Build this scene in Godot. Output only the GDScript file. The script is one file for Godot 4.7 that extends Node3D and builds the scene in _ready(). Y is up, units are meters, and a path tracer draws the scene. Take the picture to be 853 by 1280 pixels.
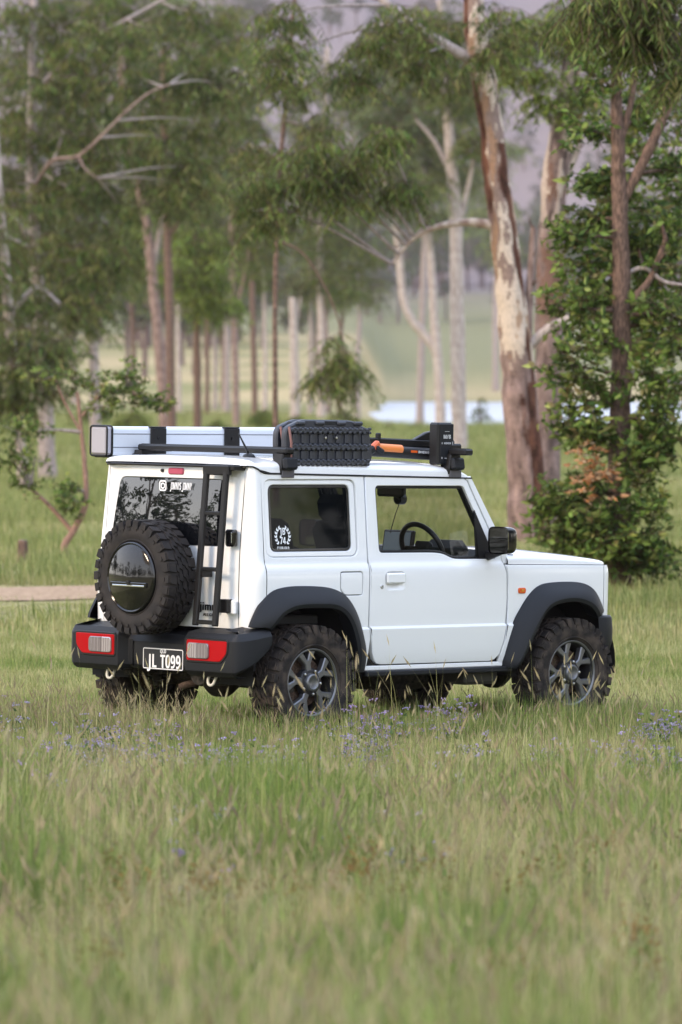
extends Node3D

const EYE := 2.1306
var CAR := Transform3D(Basis(Vector3(0.72534, -0.0102, -0.68832), Vector3(0.01405, 0.9999, 0.0), Vector3(0.68825, -0.00967, 0.72541)).orthonormalized(), Vector3(-0.7215, 0.0100, -33.3595))
var CM := {}


func _ready() -> void:
	# camera: long lens, eye height, focused on the car
	var cam := Camera3D.new()
	cam.name = "camera"
	add_child(cam)
	var lens := CameraAttributesPhysical.new()
	lens.frustum_focal_length = 185.9 # 35 mm high frame: the view is 10.75 degrees high
	lens.frustum_focus_distance = 33.0
	lens.frustum_near = 0.5
	lens.frustum_far = 6000.0
	lens.exposure_aperture = 4.4
	cam.attributes = lens
	cam.fov = rad_to_deg(2.0 * atan(640.0 / 6800.0))
	cam.near = 0.5
	cam.far = 6000.0
	cam.position = Vector3(0, EYE, 0)
	cam.rotation_degrees = Vector3(-1.309, 0, 0)
	# sky, exposure, air
	var we := WorldEnvironment.new()
	we.name = "air"
	var e := Environment.new()
	e.background_mode = Environment.BG_SKY
	var sm := ProceduralSkyMaterial.new()
	sm.sky_top_color = Color(0.72, 0.785, 0.90)
	sm.sky_horizon_color = Color(0.95, 0.93, 0.89)
	sm.sky_curve = 0.25
	sm.ground_bottom_color = Color(0.25, 0.27, 0.18)
	sm.ground_horizon_color = Color(0.55, 0.55, 0.50)
	sm.sky_energy_multiplier = 1.25
	sm.sun_angle_max = 0.0
	var sky := Sky.new()
	sky.sky_material = sm
	e.sky = sky
	e.tonemap_mode = Environment.TONE_MAPPER_LINEAR
	e.tonemap_exposure = 1.9
	e.fog_enabled = true
	e.fog_density = 0.00007
	e.fog_light_color = Color(0.86, 0.80, 0.83)
	e.sdfgi_enabled = true
	e.ssao_enabled = true
	e.ssil_enabled = true
	we.environment = e
	add_child(we)
	# low sun veiled by thin cloud, from behind the camera on the left
	var sun := DirectionalLight3D.new()
	sun.name = "sun"
	sun.light_color = Color(1.0, 0.90, 0.78)
	sun.light_energy = 0.5
	sun.light_angular_distance = 16.0
	sun.shadow_enabled = true
	add_child(sun)
	sun.look_at_from_position(Vector3(), Vector3(0.80, -0.55, -0.55))
	build_ground()
	build_car()
	build_gear()
	build_trees()
	build_far()
	build_grass()

# ------------------------------------------------------------------ helpers
class B:
	var v := PackedVector3Array()
	var n := PackedVector3Array()
	var c := PackedColorArray()
	var col := Color(1, 1, 1)

	func tri(a: Vector3, b: Vector3, d: Vector3, na: Vector3, nb: Vector3, nd: Vector3) -> void:
		var cr := (b - a).cross(d - a)
		if cr.length_squared() < 1e-16:
			return
		v.append(a); n.append(na)
		if cr.dot(na + nb + nd) > 0.0:
			v.append(d); n.append(nd); v.append(b); n.append(nb)
		else:
			v.append(b); n.append(nb); v.append(d); n.append(nd)
		c.append(col); c.append(col); c.append(col)

	func quad(a: Vector3, b: Vector3, d: Vector3, e: Vector3, na: Vector3, nb: Vector3, nd: Vector3, ne: Vector3) -> void:
		tri(a, b, d, na, nb, nd)
		tri(a, d, e, na, nd, ne)

	func flat(a: Vector3, b: Vector3, d: Vector3, e: Vector3, out: Vector3) -> void:
		var m := (d - a).cross(e - b)
		if m.length_squared() < 1e-18:
			return
		m = m.normalized()
		if m.dot(out) < 0.0:
			m = -m
		quad(a, b, d, e, m, m, m, m)

	# rows of points, smooth; flip turns the normals round
	func grid(rows: Array, flip := false, wrap := false) -> void:
		var nr := rows.size()
		var nc: int = rows[0].size()
		var nn := []
		for i in nr:
			var r := PackedVector3Array()
			for j in nc:
				var j0 := maxi(j - 1, 0)
				var j1 := mini(j + 1, nc - 1)
				if wrap and j == 0: j0 = nc - 2
				if wrap and j == nc - 1: j1 = 1
				var du: Vector3 = rows[i][j1] - rows[i][j0]
				var dv: Vector3 = rows[mini(i + 1, nr - 1)][j] - rows[maxi(i - 1, 0)][j]
				var m := du.cross(dv)
				if m.length_squared() < 1e-18:
					m = r[j - 1] if j > 0 else Vector3.UP
				else:
					m = m.normalized()
					if flip: m = -m
				r.append(m)
			nn.append(r)
		for i in nr - 1:
			for j in nc - 1:
				quad(rows[i][j], rows[i][j + 1], rows[i + 1][j + 1], rows[i + 1][j], nn[i][j], nn[i][j + 1], nn[i + 1][j + 1], nn[i + 1][j])

	# grid split at the given rows and columns, so that those edges stay sharp
	func facets(rows: Array, row_breaks: Array, col_breaks: Array, flip := false) -> void:
		var rb := [0] + row_breaks + [rows.size() - 1]
		var cb := [0] + col_breaks + [rows[0].size() - 1]
		for i in rb.size() - 1:
			for j in cb.size() - 1:
				var part := []
				for k in range(rb[i], rb[i + 1] + 1):
					part.append(rows[k].slice(cb[j], cb[j + 1] + 1))
				grid(part, flip)

	# box with chamfered edges
	func box(at: Vector3, size: Vector3, bev := 0.004, bs := Basis()) -> void:
		var h := size * 0.5
		bev = minf(bev, minf(h.x, minf(h.y, h.z)) * 0.9)
		var ax := [Vector3.RIGHT, Vector3.UP, Vector3.BACK]
		for k in 3:
			for s in [-1.0, 1.0]:
				var u: Vector3 = ax[(k + 1) % 3]
				var w: Vector3 = ax[(k + 2) % 3]
				var o: Vector3 = ax[k] * (h[k] * s)
				var hu: float = h[(k + 1) % 3] - bev
				var hw: float = h[(k + 2) % 3] - bev
				var q := []
				for p in [[-1, -1], [1, -1], [1, 1], [-1, 1]]:
					q.append(at + bs * (o + u * hu * p[0] + w * hw * p[1]))
				flat(q[0], q[1], q[2], q[3], bs * (ax[k] * s))
		if bev <= 0.0:
			return
		for k in 3:
			var a1 := (k + 1) % 3
			var a2 := (k + 2) % 3
			for s1 in [-1.0, 1.0]:
				for s2 in [-1.0, 1.0]:
					var q := []
					for e in [[-1, 0], [1, 0], [1, 1], [-1, 1]]:
						var p := Vector3()
						p[k] = (h[k] - bev) * e[0]
						p[a1] = s1 * (h[a1] - (bev if e[1] == 1 else 0.0))
						p[a2] = s2 * (h[a2] - (bev if e[1] == 0 else 0.0))
						q.append(at + bs * p)
					var d := Vector3(); d[a1] = s1; d[a2] = s2
					flat(q[0], q[1], q[2], q[3], bs * d)
		for sx in [-1.0, 1.0]:
			for sy in [-1.0, 1.0]:
				for sz in [-1.0, 1.0]:
					var s := Vector3(sx, sy, sz)
					var pa := at + bs * (s * Vector3(h.x, h.y - bev, h.z - bev))
					var pb := at + bs * (s * Vector3(h.x - bev, h.y, h.z - bev))
					var pc := at + bs * (s * Vector3(h.x - bev, h.y - bev, h.z))
					var m := (bs * s).normalized()
					tri(pa, pb, pc, m, m, m)

	func tube(path: Array, rad, sides := 8, caps := true) -> void:
		var np := path.size()
		var rows := []
		var t0: Vector3 = (path[1] - path[0]).normalized()
		var u := t0.cross(Vector3.UP if absf(t0.y) < 0.9 else Vector3.RIGHT).normalized()
		var tp := t0
		var last: Vector3 = t0
		for i in np:
			var t: Vector3 = (path[mini(i + 1, np - 1)] - path[maxi(i - 1, 0)]).normalized()
			var axs := tp.cross(t)
			if axs.length() > 1e-5:
				u = u.rotated(axs.normalized(), tp.angle_to(t))
			tp = t
			last = t
			u = (u - t * u.dot(t)).normalized()
			var w := t.cross(u)
			var r: float = rad[i] if rad is Array or rad is PackedFloat32Array else rad
			var row := PackedVector3Array()
			for k in sides + 1:
				var a := TAU * k / sides
				row.append(path[i] + (u * cos(a) + w * sin(a)) * r)
			rows.append(row)
		for i in np - 1:
			for k in sides:
				var a0: Vector3 = (rows[i][k] - path[i]).normalized()
				var a1: Vector3 = (rows[i][k + 1] - path[i]).normalized()
				var b0: Vector3 = (rows[i + 1][k] - path[i + 1]).normalized()
				var b1: Vector3 = (rows[i + 1][k + 1] - path[i + 1]).normalized()
				quad(rows[i][k], rows[i][k + 1], rows[i + 1][k + 1], rows[i + 1][k], a0, a1, b1, b0)
		if caps:
			for k in sides:
				tri(path[0], rows[0][k], rows[0][k + 1], -t0, -t0, -t0)
				tri(path[np - 1], rows[np - 1][k], rows[np - 1][k + 1], last, last, last)

	# profile of (radius, along z) turned about z of T; the normal is on the right of the direction of travel unless flip
	func lathe(T: Transform3D, prof: Array, segs := 32, flip := false, smooth := true) -> void:
		var np := prof.size()
		var en := []
		for i in np - 1:
			var d: Vector2 = (prof[i + 1] - prof[i]).normalized()
			en.append(Vector2(d.y, -d.x) * (-1.0 if flip else 1.0))
		for i in np - 1:
			var n0: Vector2 = en[i]
			var n1: Vector2 = en[i]
			if smooth:
				if i > 0 and en[i - 1].dot(en[i]) > 0.6: n0 = (en[i - 1] + en[i]).normalized()
				if i < np - 2 and en[i + 1].dot(en[i]) > 0.6: n1 = (en[i + 1] + en[i]).normalized()
			for k in segs:
				var a := TAU * k / segs
				var b := TAU * (k + 1) / segs
				var ca := Vector3(cos(a), sin(a), 0)
				var cb := Vector3(cos(b), sin(b), 0)
				var z := Vector3(0, 0, 1)
				quad(T * (ca * prof[i].x + z * prof[i].y), T * (cb * prof[i].x + z * prof[i].y), T * (cb * prof[i + 1].x + z * prof[i + 1].y), T * (ca * prof[i + 1].x + z * prof[i + 1].y),
					T.basis * (ca * n0.x + z * n0.y), T.basis * (cb * n0.x + z * n0.y), T.basis * (cb * n1.x + z * n1.y), T.basis * (ca * n1.x + z * n1.y))

	# polygon in the xy of T pushed out from z0 to z1, the edge at z1 bevelled
	func prism(T: Transform3D, poly: PackedVector2Array, z0: float, z1: float, bev := 0.004, back := true) -> void:
		if Geometry2D.is_polygon_clockwise(poly):
			poly = poly.duplicate(); poly.reverse()
		var ins := B.inset(poly, bev)
		var sg := signf(z1 - z0)
		var N := (T.basis * Vector3(0, 0, sg)).normalized()
		var ids := Geometry2D.triangulate_polygon(ins)
		for i in range(0, ids.size(), 3):
			tri(T * V3(ins[ids[i]], z1), T * V3(ins[ids[i + 1]], z1), T * V3(ins[ids[i + 2]], z1), N, N, N)
		if back:
			ids = Geometry2D.triangulate_polygon(poly)
			for i in range(0, ids.size(), 3):
				tri(T * V3(poly[ids[i]], z0), T * V3(poly[ids[i + 1]], z0), T * V3(poly[ids[i + 2]], z0), -N, -N, -N)
		var m := poly.size()
		for i in m:
			var j := (i + 1) % m
			var e := poly[j] - poly[i]
			var o := (T.basis * Vector3(e.y, -e.x, 0)).normalized()
			flat(T * V3(poly[i], z0), T * V3(poly[j], z0), T * V3(poly[j], z1 - bev * sg), T * V3(poly[i], z1 - bev * sg), o)
			if bev > 0.0:
				flat(T * V3(poly[i], z1 - bev * sg), T * V3(poly[j], z1 - bev * sg), T * V3(ins[j], z1), T * V3(ins[i], z1), o + N)

	static func V3(p: Vector2, z: float) -> Vector3:
		return Vector3(p.x, p.y, z)

	# each corner moved inward (positive) by r; poly counter-clockwise
	static func inset(poly: PackedVector2Array, r: float) -> PackedVector2Array:
		var o := PackedVector2Array()
		var m := poly.size()
		for i in m:
			var e0 := (poly[i] - poly[(i + m - 1) % m]).normalized()
			var e1 := (poly[(i + 1) % m] - poly[i]).normalized()
			var n0 := Vector2(e0.y, -e0.x)
			var n1 := Vector2(e1.y, -e1.x)
			o.append(poly[i] - (n0 + n1) / maxf(1.0 + n0.dot(n1), 0.35) * r)
		return o

	# curved sheet: outline and holes in two coordinates, f puts them in space, nf gives the outward normal there
	func panel(outline: PackedVector2Array, holes: Array, xs: Array, ys: Array, f: Callable, nf: Callable, depth: float, r := 0.006) -> void:
		var oc := B.ccw(outline)
		var ins := B.inset(oc, r)
		var hs := []
		var ho := []
		for h in holes:
			var hc := B.ccw(h)
			hs.append(hc)
			ho.append(B.inset(hc, -r))
		for i in xs.size() - 1:
			for j in ys.size() - 1:
				var cell := PackedVector2Array([Vector2(xs[i], ys[j]), Vector2(xs[i + 1], ys[j]), Vector2(xs[i + 1], ys[j + 1]), Vector2(xs[i], ys[j + 1])])
				var pieces := Geometry2D.intersect_polygons(cell, ins)
				for h in ho:
					var nx := []
					for p in pieces:
						for q in Geometry2D.clip_polygons(p, h):
							if not Geometry2D.is_polygon_clockwise(q):
								nx.append(q)
					pieces.assign(nx)
				for p in pieces:
					var ids := Geometry2D.triangulate_polygon(p)
					for k in range(0, ids.size(), 3):
						tri(f.call(p[ids[k]]), f.call(p[ids[k + 1]]), f.call(p[ids[k + 2]]), nf.call(p[ids[k]]), nf.call(p[ids[k + 1]]), nf.call(p[ids[k + 2]]))
		var loops := [[oc, ins]]
		for k in hs.size():
			loops.append([hs[k], ho[k]])
		for lp in loops:
			var m: int = lp[0].size()
			var R := []
			for i in m:
				var P: Vector2 = lp[0][i]
				var Q: Vector2 = lp[1][i]
				var a: Vector3 = f.call(Q)
				var na: Vector3 = nf.call(Q)
				var b: Vector3 = f.call(P)
				var nb: Vector3 = nf.call(P)
				var e := (b - a)
				e = (e - nb * e.dot(nb)).normalized()
				R.append([a, na, b - nb * r, e, b - nb * depth])
			for i in m:
				var s: Array = R[i]
				var t: Array = R[(i + 1) % m]
				quad(s[0], t[0], t[2], s[2], s[1], t[1], t[3], s[3])
				quad(s[2], t[2], t[4], s[4], s[3], t[3], t[3], s[3])

	static func ccw(p: PackedVector2Array) -> PackedVector2Array:
		var q := p.duplicate()
		if Geometry2D.is_polygon_clockwise(q):
			q.reverse()
		return q


func P2(a: Array) -> PackedVector2Array:
	var o := PackedVector2Array()
	for p in a:
		o.append(Vector2(p[0], p[1]))
	return o


# polygon whose corners are rounded; each entry [x, y, radius]
func rounded(a: Array, steps := 5) -> PackedVector2Array:
	var o := PackedVector2Array()
	var m := a.size()
	for i in m:
		var p := Vector2(a[i][0], a[i][1])
		var r: float = a[i][2] if a[i].size() > 2 else 0.0
		if r <= 0.0:
			o.append(p)
			continue
		var q := Vector2(a[(i + m - 1) % m][0], a[(i + m - 1) % m][1])
		var s := Vector2(a[(i + 1) % m][0], a[(i + 1) % m][1])
		var pa := p + (q - p).limit_length(minf(r, (q - p).length() * 0.48))
		var pb := p + (s - p).limit_length(minf(r, (s - p).length() * 0.48))
		for k in steps + 1:
			var t := float(k) / steps
			o.append(pa.lerp(p, t).lerp(p.lerp(pb, t), t))
	return o


func rrect(x0: float, y0: float, x1: float, y1: float, r: float, steps := 5) -> PackedVector2Array:
	return rounded([[x0, y0, r], [x1, y0, r], [x1, y1, r], [x0, y1, r]], steps)


func lin(a: float, b: float, n: int) -> Array:
	var o := []
	for i in n + 1:
		o.append(lerpf(a, b, float(i) / n))
	return o


# smooth curve through points, resampled to n pieces of like length
func curve(a: Array, n: int) -> Array:
	var cv := Curve3D.new()
	cv.bake_interval = 0.01
	var m := a.size()
	for i in m:
		var t: Vector3 = (a[mini(i + 1, m - 1)] - a[maxi(i - 1, 0)]) / 6.0
		cv.add_point(a[i], -t, t)
	var o := []
	var L := cv.get_baked_length()
	for i in n + 1:
		o.append(cv.sample_baked(L * i / n, true))
	return o


func numbered(parent: Node, called: String) -> String:
	if not parent.has_node(NodePath(called)):
		return called
	var key := "%d/%s" % [parent.get_instance_id(), called]
	var k: int = counts.get(key, 0) + 1
	counts[key] = k
	return "%s_%03d" % [called, k]


var counts := {}


func put(b: B, called: String, m: Material, parent: Node = self, colored := false) -> MeshInstance3D:
	if b.v.is_empty():
		print('EMPTY ', called)
	var me := mesh_of(b, m, colored)
	return put_mesh(me, called, parent)


func mesh_of(b: B, m: Material, colored := false) -> ArrayMesh:
	var a := []
	a.resize(Mesh.ARRAY_MAX)
	a[Mesh.ARRAY_VERTEX] = b.v
	a[Mesh.ARRAY_NORMAL] = b.n
	if colored:
		a[Mesh.ARRAY_COLOR] = b.c
	var me := ArrayMesh.new()
	me.add_surface_from_arrays(Mesh.PRIMITIVE_TRIANGLES, a)
	me.surface_set_material(0, m)
	return me


func put_mesh(me: Mesh, called: String, parent: Node = self) -> MeshInstance3D:
	var o := MeshInstance3D.new()
	o.mesh = me
	o.name = numbered(parent, called)
	parent.add_child(o, true)
	return o


func node(called: String, parent: Node = self, at := Transform3D()) -> Node3D:
	var o := Node3D.new()
	o.name = numbered(parent, called)
	parent.add_child(o, true)
	o.transform = at
	return o


func tag(o: Node, label: String, category: String, group := "", kind := "") -> Node:
	if label: o.set_meta("label", label)
	if category: o.set_meta("category", category)
	if group: o.set_meta("group", group)
	if kind: o.set_meta("kind", kind)
	return o


func mat(r: float, g: float, b: float, rough := 0.6, metal := 0.0, spec := 0.5) -> StandardMaterial3D:
	var m := StandardMaterial3D.new()
	m.albedo_color = Color(r, g, b).linear_to_srgb()
	m.roughness = rough
	m.metallic = metal
	m.metallic_specular = spec
	return m


func noise_tex(freq: float, lo: Color, hi: Color, sd: int, size := 512, oct := 4) -> NoiseTexture2D:
	var f := FastNoiseLite.new()
	f.seed = sd
	f.frequency = freq
	f.fractal_octaves = oct
	var t := NoiseTexture2D.new()
	t.width = size; t.height = size
	t.seamless = true
	t.noise = f
	var g := Gradient.new()
	g.set_color(0, lo.linear_to_srgb()); g.set_color(1, hi.linear_to_srgb())
	g.set_offset(0, 0.25); g.set_offset(1, 0.75)
	t.color_ramp = g
	return t


# albedo and relief from noise, laid by three planes
func noisy(m: StandardMaterial3D, freq: float, lo: Color, hi: Color, scale: Vector3, sd: int, bump := 0.0, world := false) -> StandardMaterial3D:
	m.albedo_color = Color(1, 1, 1)
	m.albedo_texture = noise_tex(freq, lo, hi, sd)
	m.uv1_triplanar = true
	m.uv1_world_triplanar = world
	m.uv1_scale = scale
	if bump > 0.0:
		m.heightmap_enabled = true
		m.heightmap_texture = m.albedo_texture
		m.heightmap_scale = bump
	return m


func glass(r: float, g: float, b: float, alpha: float) -> StandardMaterial3D:
	var m := mat(r, g, b, 0.02)
	m.albedo_color.a = alpha
	m.transparency = BaseMaterial3D.TRANSPARENCY_ALPHA
	m.metallic_specular = 0.6
	return m


func text(words: String, size: float, m: Material, T: Transform3D, called: String, parent: Node, font := "Droid Sans", weight := 700, stretch := 1.0, thick := 0.001) -> MeshInstance3D:
	var f := SystemFont.new()
	f.font_names = PackedStringArray([font])
	f.font_weight = weight
	var t := TextMesh.new()
	t.font = f
	t.text = words
	t.font_size = 64
	t.pixel_size = size / 64.0
	t.depth = thick
	t.curve_step = 2.0
	t.material = m
	var o := put_mesh(t, called, parent)
	o.transform = T * Transform3D(Basis.from_scale(Vector3(stretch, 1, 1)), Vector3())
	return o

# ------------------------------------------------------------------ the four-wheel drive
# car axes: x forward from the rear axle, y up from the ground, z to the right-hand side
const ZT := [[0.36, 0.700], [0.42, 0.716], [0.47, 0.728], [0.60, 0.741], [0.661, 0.746], [0.671, 0.733], [0.80, 0.737], [0.98, 0.738], [1.02, 0.735], [1.045, 0.727], [1.065, 0.716], [1.10, 0.710], [1.70, 0.659]]
const XT := [[0.60, -0.462], [0.70, -0.472], [0.90, -0.476], [1.10, -0.472], [1.20, -0.466], [1.66, -0.428]]


func table(t: Array, y: float) -> float:
	if y <= t[0][0]:
		return t[0][1]
	for i in t.size() - 1:
		if y <= t[i + 1][0]:
			return lerpf(t[i][1], t[i + 1][1], (y - t[i][0]) / (t[i + 1][0] - t[i][0]))
	return t[t.size() - 1][1]


func zs(y: float) -> float: return table(ZT, y)
func xr(y: float) -> float: return table(XT, y)
func gut(x: float) -> float: return 1.609 - 0.018 * x + 0.038 * smoothstep(-0.30, -0.40, x)


func side_f(p: Vector2, s: float, off := 0.0) -> Vector3:
	return Vector3(p.x, p.y, s * (zs(p.y) + off))


func side_n(p: Vector2, s: float) -> Vector3:
	var d := (zs(p.y + 0.004) - zs(p.y - 0.004)) / 0.008
	return Vector3(0, -d, s).normalized()


func rear_f(p: Vector2, off := 0.0) -> Vector3: # p = (z, y)
	return Vector3(xr(p.y) + 0.022 * pow(absf(p.x) / 0.62, 2.5) - off, p.y, p.x)


func rear_n(p: Vector2) -> Vector3:
	var dy := (xr(p.y + 0.01) - xr(p.y - 0.01)) / 0.02
	var dz := 0.022 * 2.5 * pow(absf(p.x) / 0.62, 1.5) / 0.62 * signf(p.x)
	return Vector3(-1, dy, dz).normalized()


const YS := [0.36, 0.42, 0.47, 0.54, 0.60, 0.655, 0.661, 0.671, 0.678, 0.74, 0.82, 0.90, 0.98, 1.005, 1.02, 1.033, 1.045, 1.055, 1.065, 1.08, 1.10, 1.18, 1.26, 1.34, 1.42, 1.50, 1.58, 1.66]


func arc(cx: float, cy: float, r: float, a0: float, a1: float, n: int) -> Array:
	var o := []
	for i in n + 1:
		var a := deg_to_rad(lerpf(a0, a1, float(i) / n))
		o.append([cx + r * cos(a), cy + r * sin(a)])
	return o


func car_materials() -> Dictionary:
	var M := {}
	M.white = mat(0.80, 0.81, 0.82, 0.32)
	M.white.clearcoat_enabled = true
	M.white.clearcoat = 1.0
	M.white.clearcoat_roughness = 0.06
	M.plastic = mat(0.010, 0.0115, 0.015, 0.52, 0.0, 0.38)
	M.plastic.heightmap_enabled = true
	M.plastic.heightmap_texture = noise_tex(0.25, Color(0.3, 0.3, 0.3), Color(0.7, 0.7, 0.7), 3, 256)
	M.plastic.uv1_triplanar = true
	M.plastic.uv1_scale = Vector3(9, 9, 9)
	M.plastic.heightmap_scale = 0.03
	M.black = mat(0.007, 0.007, 0.008, 0.42, 0.0, 0.42)
	M.gloss = mat(0.006, 0.006, 0.007, 0.08, 0.0, 0.45)
	M.gloss.clearcoat_enabled = true
	M.gloss.clearcoat = 0.35
	M.gloss.clearcoat_roughness = 0.02
	M.dark = mat(0.010, 0.010, 0.011, 0.8)
	M.under = noisy(mat(0, 0, 0, 0.85), 0.02, Color(0.012, 0.011, 0.010), Color(0.05, 0.042, 0.034), Vector3(2, 2, 2), 5, 0.2)
	M.rubber = noisy(mat(0, 0, 0, 0.78, 0.0, 0.35), 0.012, Color(0.014, 0.0125, 0.0125), Color(0.066, 0.051, 0.041), Vector3(1.6, 1.6, 1.6), 8)
	M.rubber_clean = noisy(mat(0, 0, 0, 0.7, 0.0, 0.4), 0.012, Color(0.013, 0.012, 0.013), Color(0.026, 0.022, 0.021), Vector3(1.6, 1.6, 1.6), 9)
	M.alloy = mat(0.17, 0.175, 0.19, 0.36, 0.75)
	M.alloy_dark = mat(0.018, 0.018, 0.02, 0.5, 0.3)
	M.steel = mat(0.5, 0.5, 0.5, 0.35, 1.0)
	M.rust = noisy(mat(0, 0, 0, 0.8, 0.2), 0.03, Color(0.05, 0.032, 0.024), Color(0.13, 0.085, 0.06), Vector3(3, 3, 3), 12, 0.1)
	M.chrome = mat(0.75, 0.77, 0.8, 0.12, 1.0)
	M.red = mat(0.36, 0.003, 0.006, 0.28, 0.0, 0.25)
	M.clear = mat(0.50, 0.46, 0.50, 0.10, 0.55)
	M.clear_dull = mat(0.26, 0.23, 0.25, 0.12, 0.5)
	M.pink = mat(0.44, 0.07, 0.13, 0.2)
	M.orange = mat(0.62, 0.10, 0.015, 0.2)
	M.amber = mat(0.55, 0.22, 0.02, 0.2)
	M.print = mat(0.82, 0.83, 0.86, 0.5)
	M.rear_glass = glass(0.004, 0.005, 0.007, 0.93)
	M.rear_glass.metallic_specular = 1.0
	M.rear_glass.clearcoat_enabled = true
	M.rear_glass.clearcoat = 1.0
	M.rear_glass.clearcoat_roughness = 0.0
	M.tint = glass(0.003, 0.004, 0.005, 0.90)
	M.pane = glass(0.006, 0.012, 0.008, 0.17)
	M.pane.metallic_specular = 0.36
	M.tint.metallic_specular = 0.20
	M.trim = mat(0.010, 0.010, 0.011, 0.75)
	M.seat = noisy(mat(0, 0, 0, 0.9), 0.2, Color(0.006, 0.006, 0.007), Color(0.016, 0.016, 0.018), Vector3(4, 4, 4), 15)
	M.screen = mat(0.16, 0.22, 0.26, 0.15, 0.2)  # bluish base colour carries the pale reflection on the glass
	M.mirror = mat(0.92, 0.92, 0.92, 0.01, 1.0)
	return M


func tyre_lug(b: B, T: Transform3D, r0: float, r1: float, a0: float, a1: float, t0: float, t1: float, skew := 0.0, taper := 0.15) -> void:
	var q := []
	for k in 8:
		var top := k >= 4
		var j := k % 4
		var a := a0 if j == 0 or j == 3 else a1
		var t := (t0 if j < 2 else t1) + (skew if a == a1 else 0.0)
		var mid := (t0 + t1) * 0.5 + (skew if a == a1 else 0.0)
		if top: t = lerpf(t, mid, taper)
		var r := r1 if top else r0
		q.append(T * Vector3(r * cos(t), r * sin(t), a))
	var cen := Vector3()
	for p in q: cen += p / 8.0
	for f in [[4, 5, 6, 7], [0, 1, 5, 4], [1, 2, 6, 5], [2, 3, 7, 6], [3, 0, 4, 7]]:
		var m: Vector3 = (q[f[0]] + q[f[1]] + q[f[2]] + q[f[3]]) / 4.0
		b.flat(q[f[0]], q[f[1]], q[f[2]], q[f[3]], m - cen)


# about local z, outer side at +z; half-width w
func tyre(parent: Node3D, T: Transform3D, m: Material, both := false) -> void:
	var w := 0.1075
	var b := B.new()
	var prof := [Vector2(0.196, w * 0.62), Vector2(0.203, w * 0.80), Vector2(0.212, w * 0.88), Vector2(0.232, w * 0.955), Vector2(0.262, w * 1.01), Vector2(0.288, w * 1.01), Vector2(0.308, w * 0.97), Vector2(0.325, w * 0.88), Vector2(0.334, w * 0.72), Vector2(0.338, w * 0.3)]
	var full := prof.duplicate()
	for i in range(prof.size() - 1, -1, -1):
		full.append(Vector2(prof[i].x, -prof[i].y))
	b.lathe(T, full, 64, true)
	# raised ring lettering band, as a plain rib
	b.lathe(T, [Vector2(0.222, w * 0.93), Vector2(0.224, w * 0.985), Vector2(0.229, w * 0.99), Vector2(0.232, w * 0.955)], 64, true)
	var o := put(b, "tyre", m, parent)
	var tr := B.new()
	var N := 30
	for i in N:
		var a := TAU * i / N
		var p := TAU / N
		for s in [-1.0, 1.0]:
			var h := p * 0.5 if s < 0.0 else 0.0
			var lng := i % 2 == 0
			# shoulder block and its foot on the sidewall
			tyre_lug(tr, T, 0.322, 0.3485, s * w * 0.46, s * w * (1.0 if lng else 0.95), a + h + p * 0.04, a + h + p * 0.78, p * 0.12 * s, 0.10)
			tyre_lug(tr, T, 0.298 if lng else 0.308, 0.340, s * w * 0.88, s * w * (1.06 if lng else 1.035), a + h + p * 0.16, a + h + p * 0.86, 0.0, 0.08)
			# two centre rows, hooked
			tyre_lug(tr, T, 0.325, 0.3495, s * w * 0.02, s * w * 0.27, a + h + p * 0.24, a + h + p * 0.96, p * 0.2 * s)
			tyre_lug(tr, T, 0.325, 0.3492, s * w * 0.24, s * w * 0.42, a + h - p * 0.04, a + h + p * 0.60, p * 0.25 * s)
			# small sidewall lug
			if both or s > 0.0:
				tyre_lug(tr, T, 0.284, 0.302, s * w * 0.96, s * w * 1.045, a + h + p * 0.30, a + h + p * 0.68, 0.0, 0.2)
	put(tr, "tread", m, o)


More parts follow.
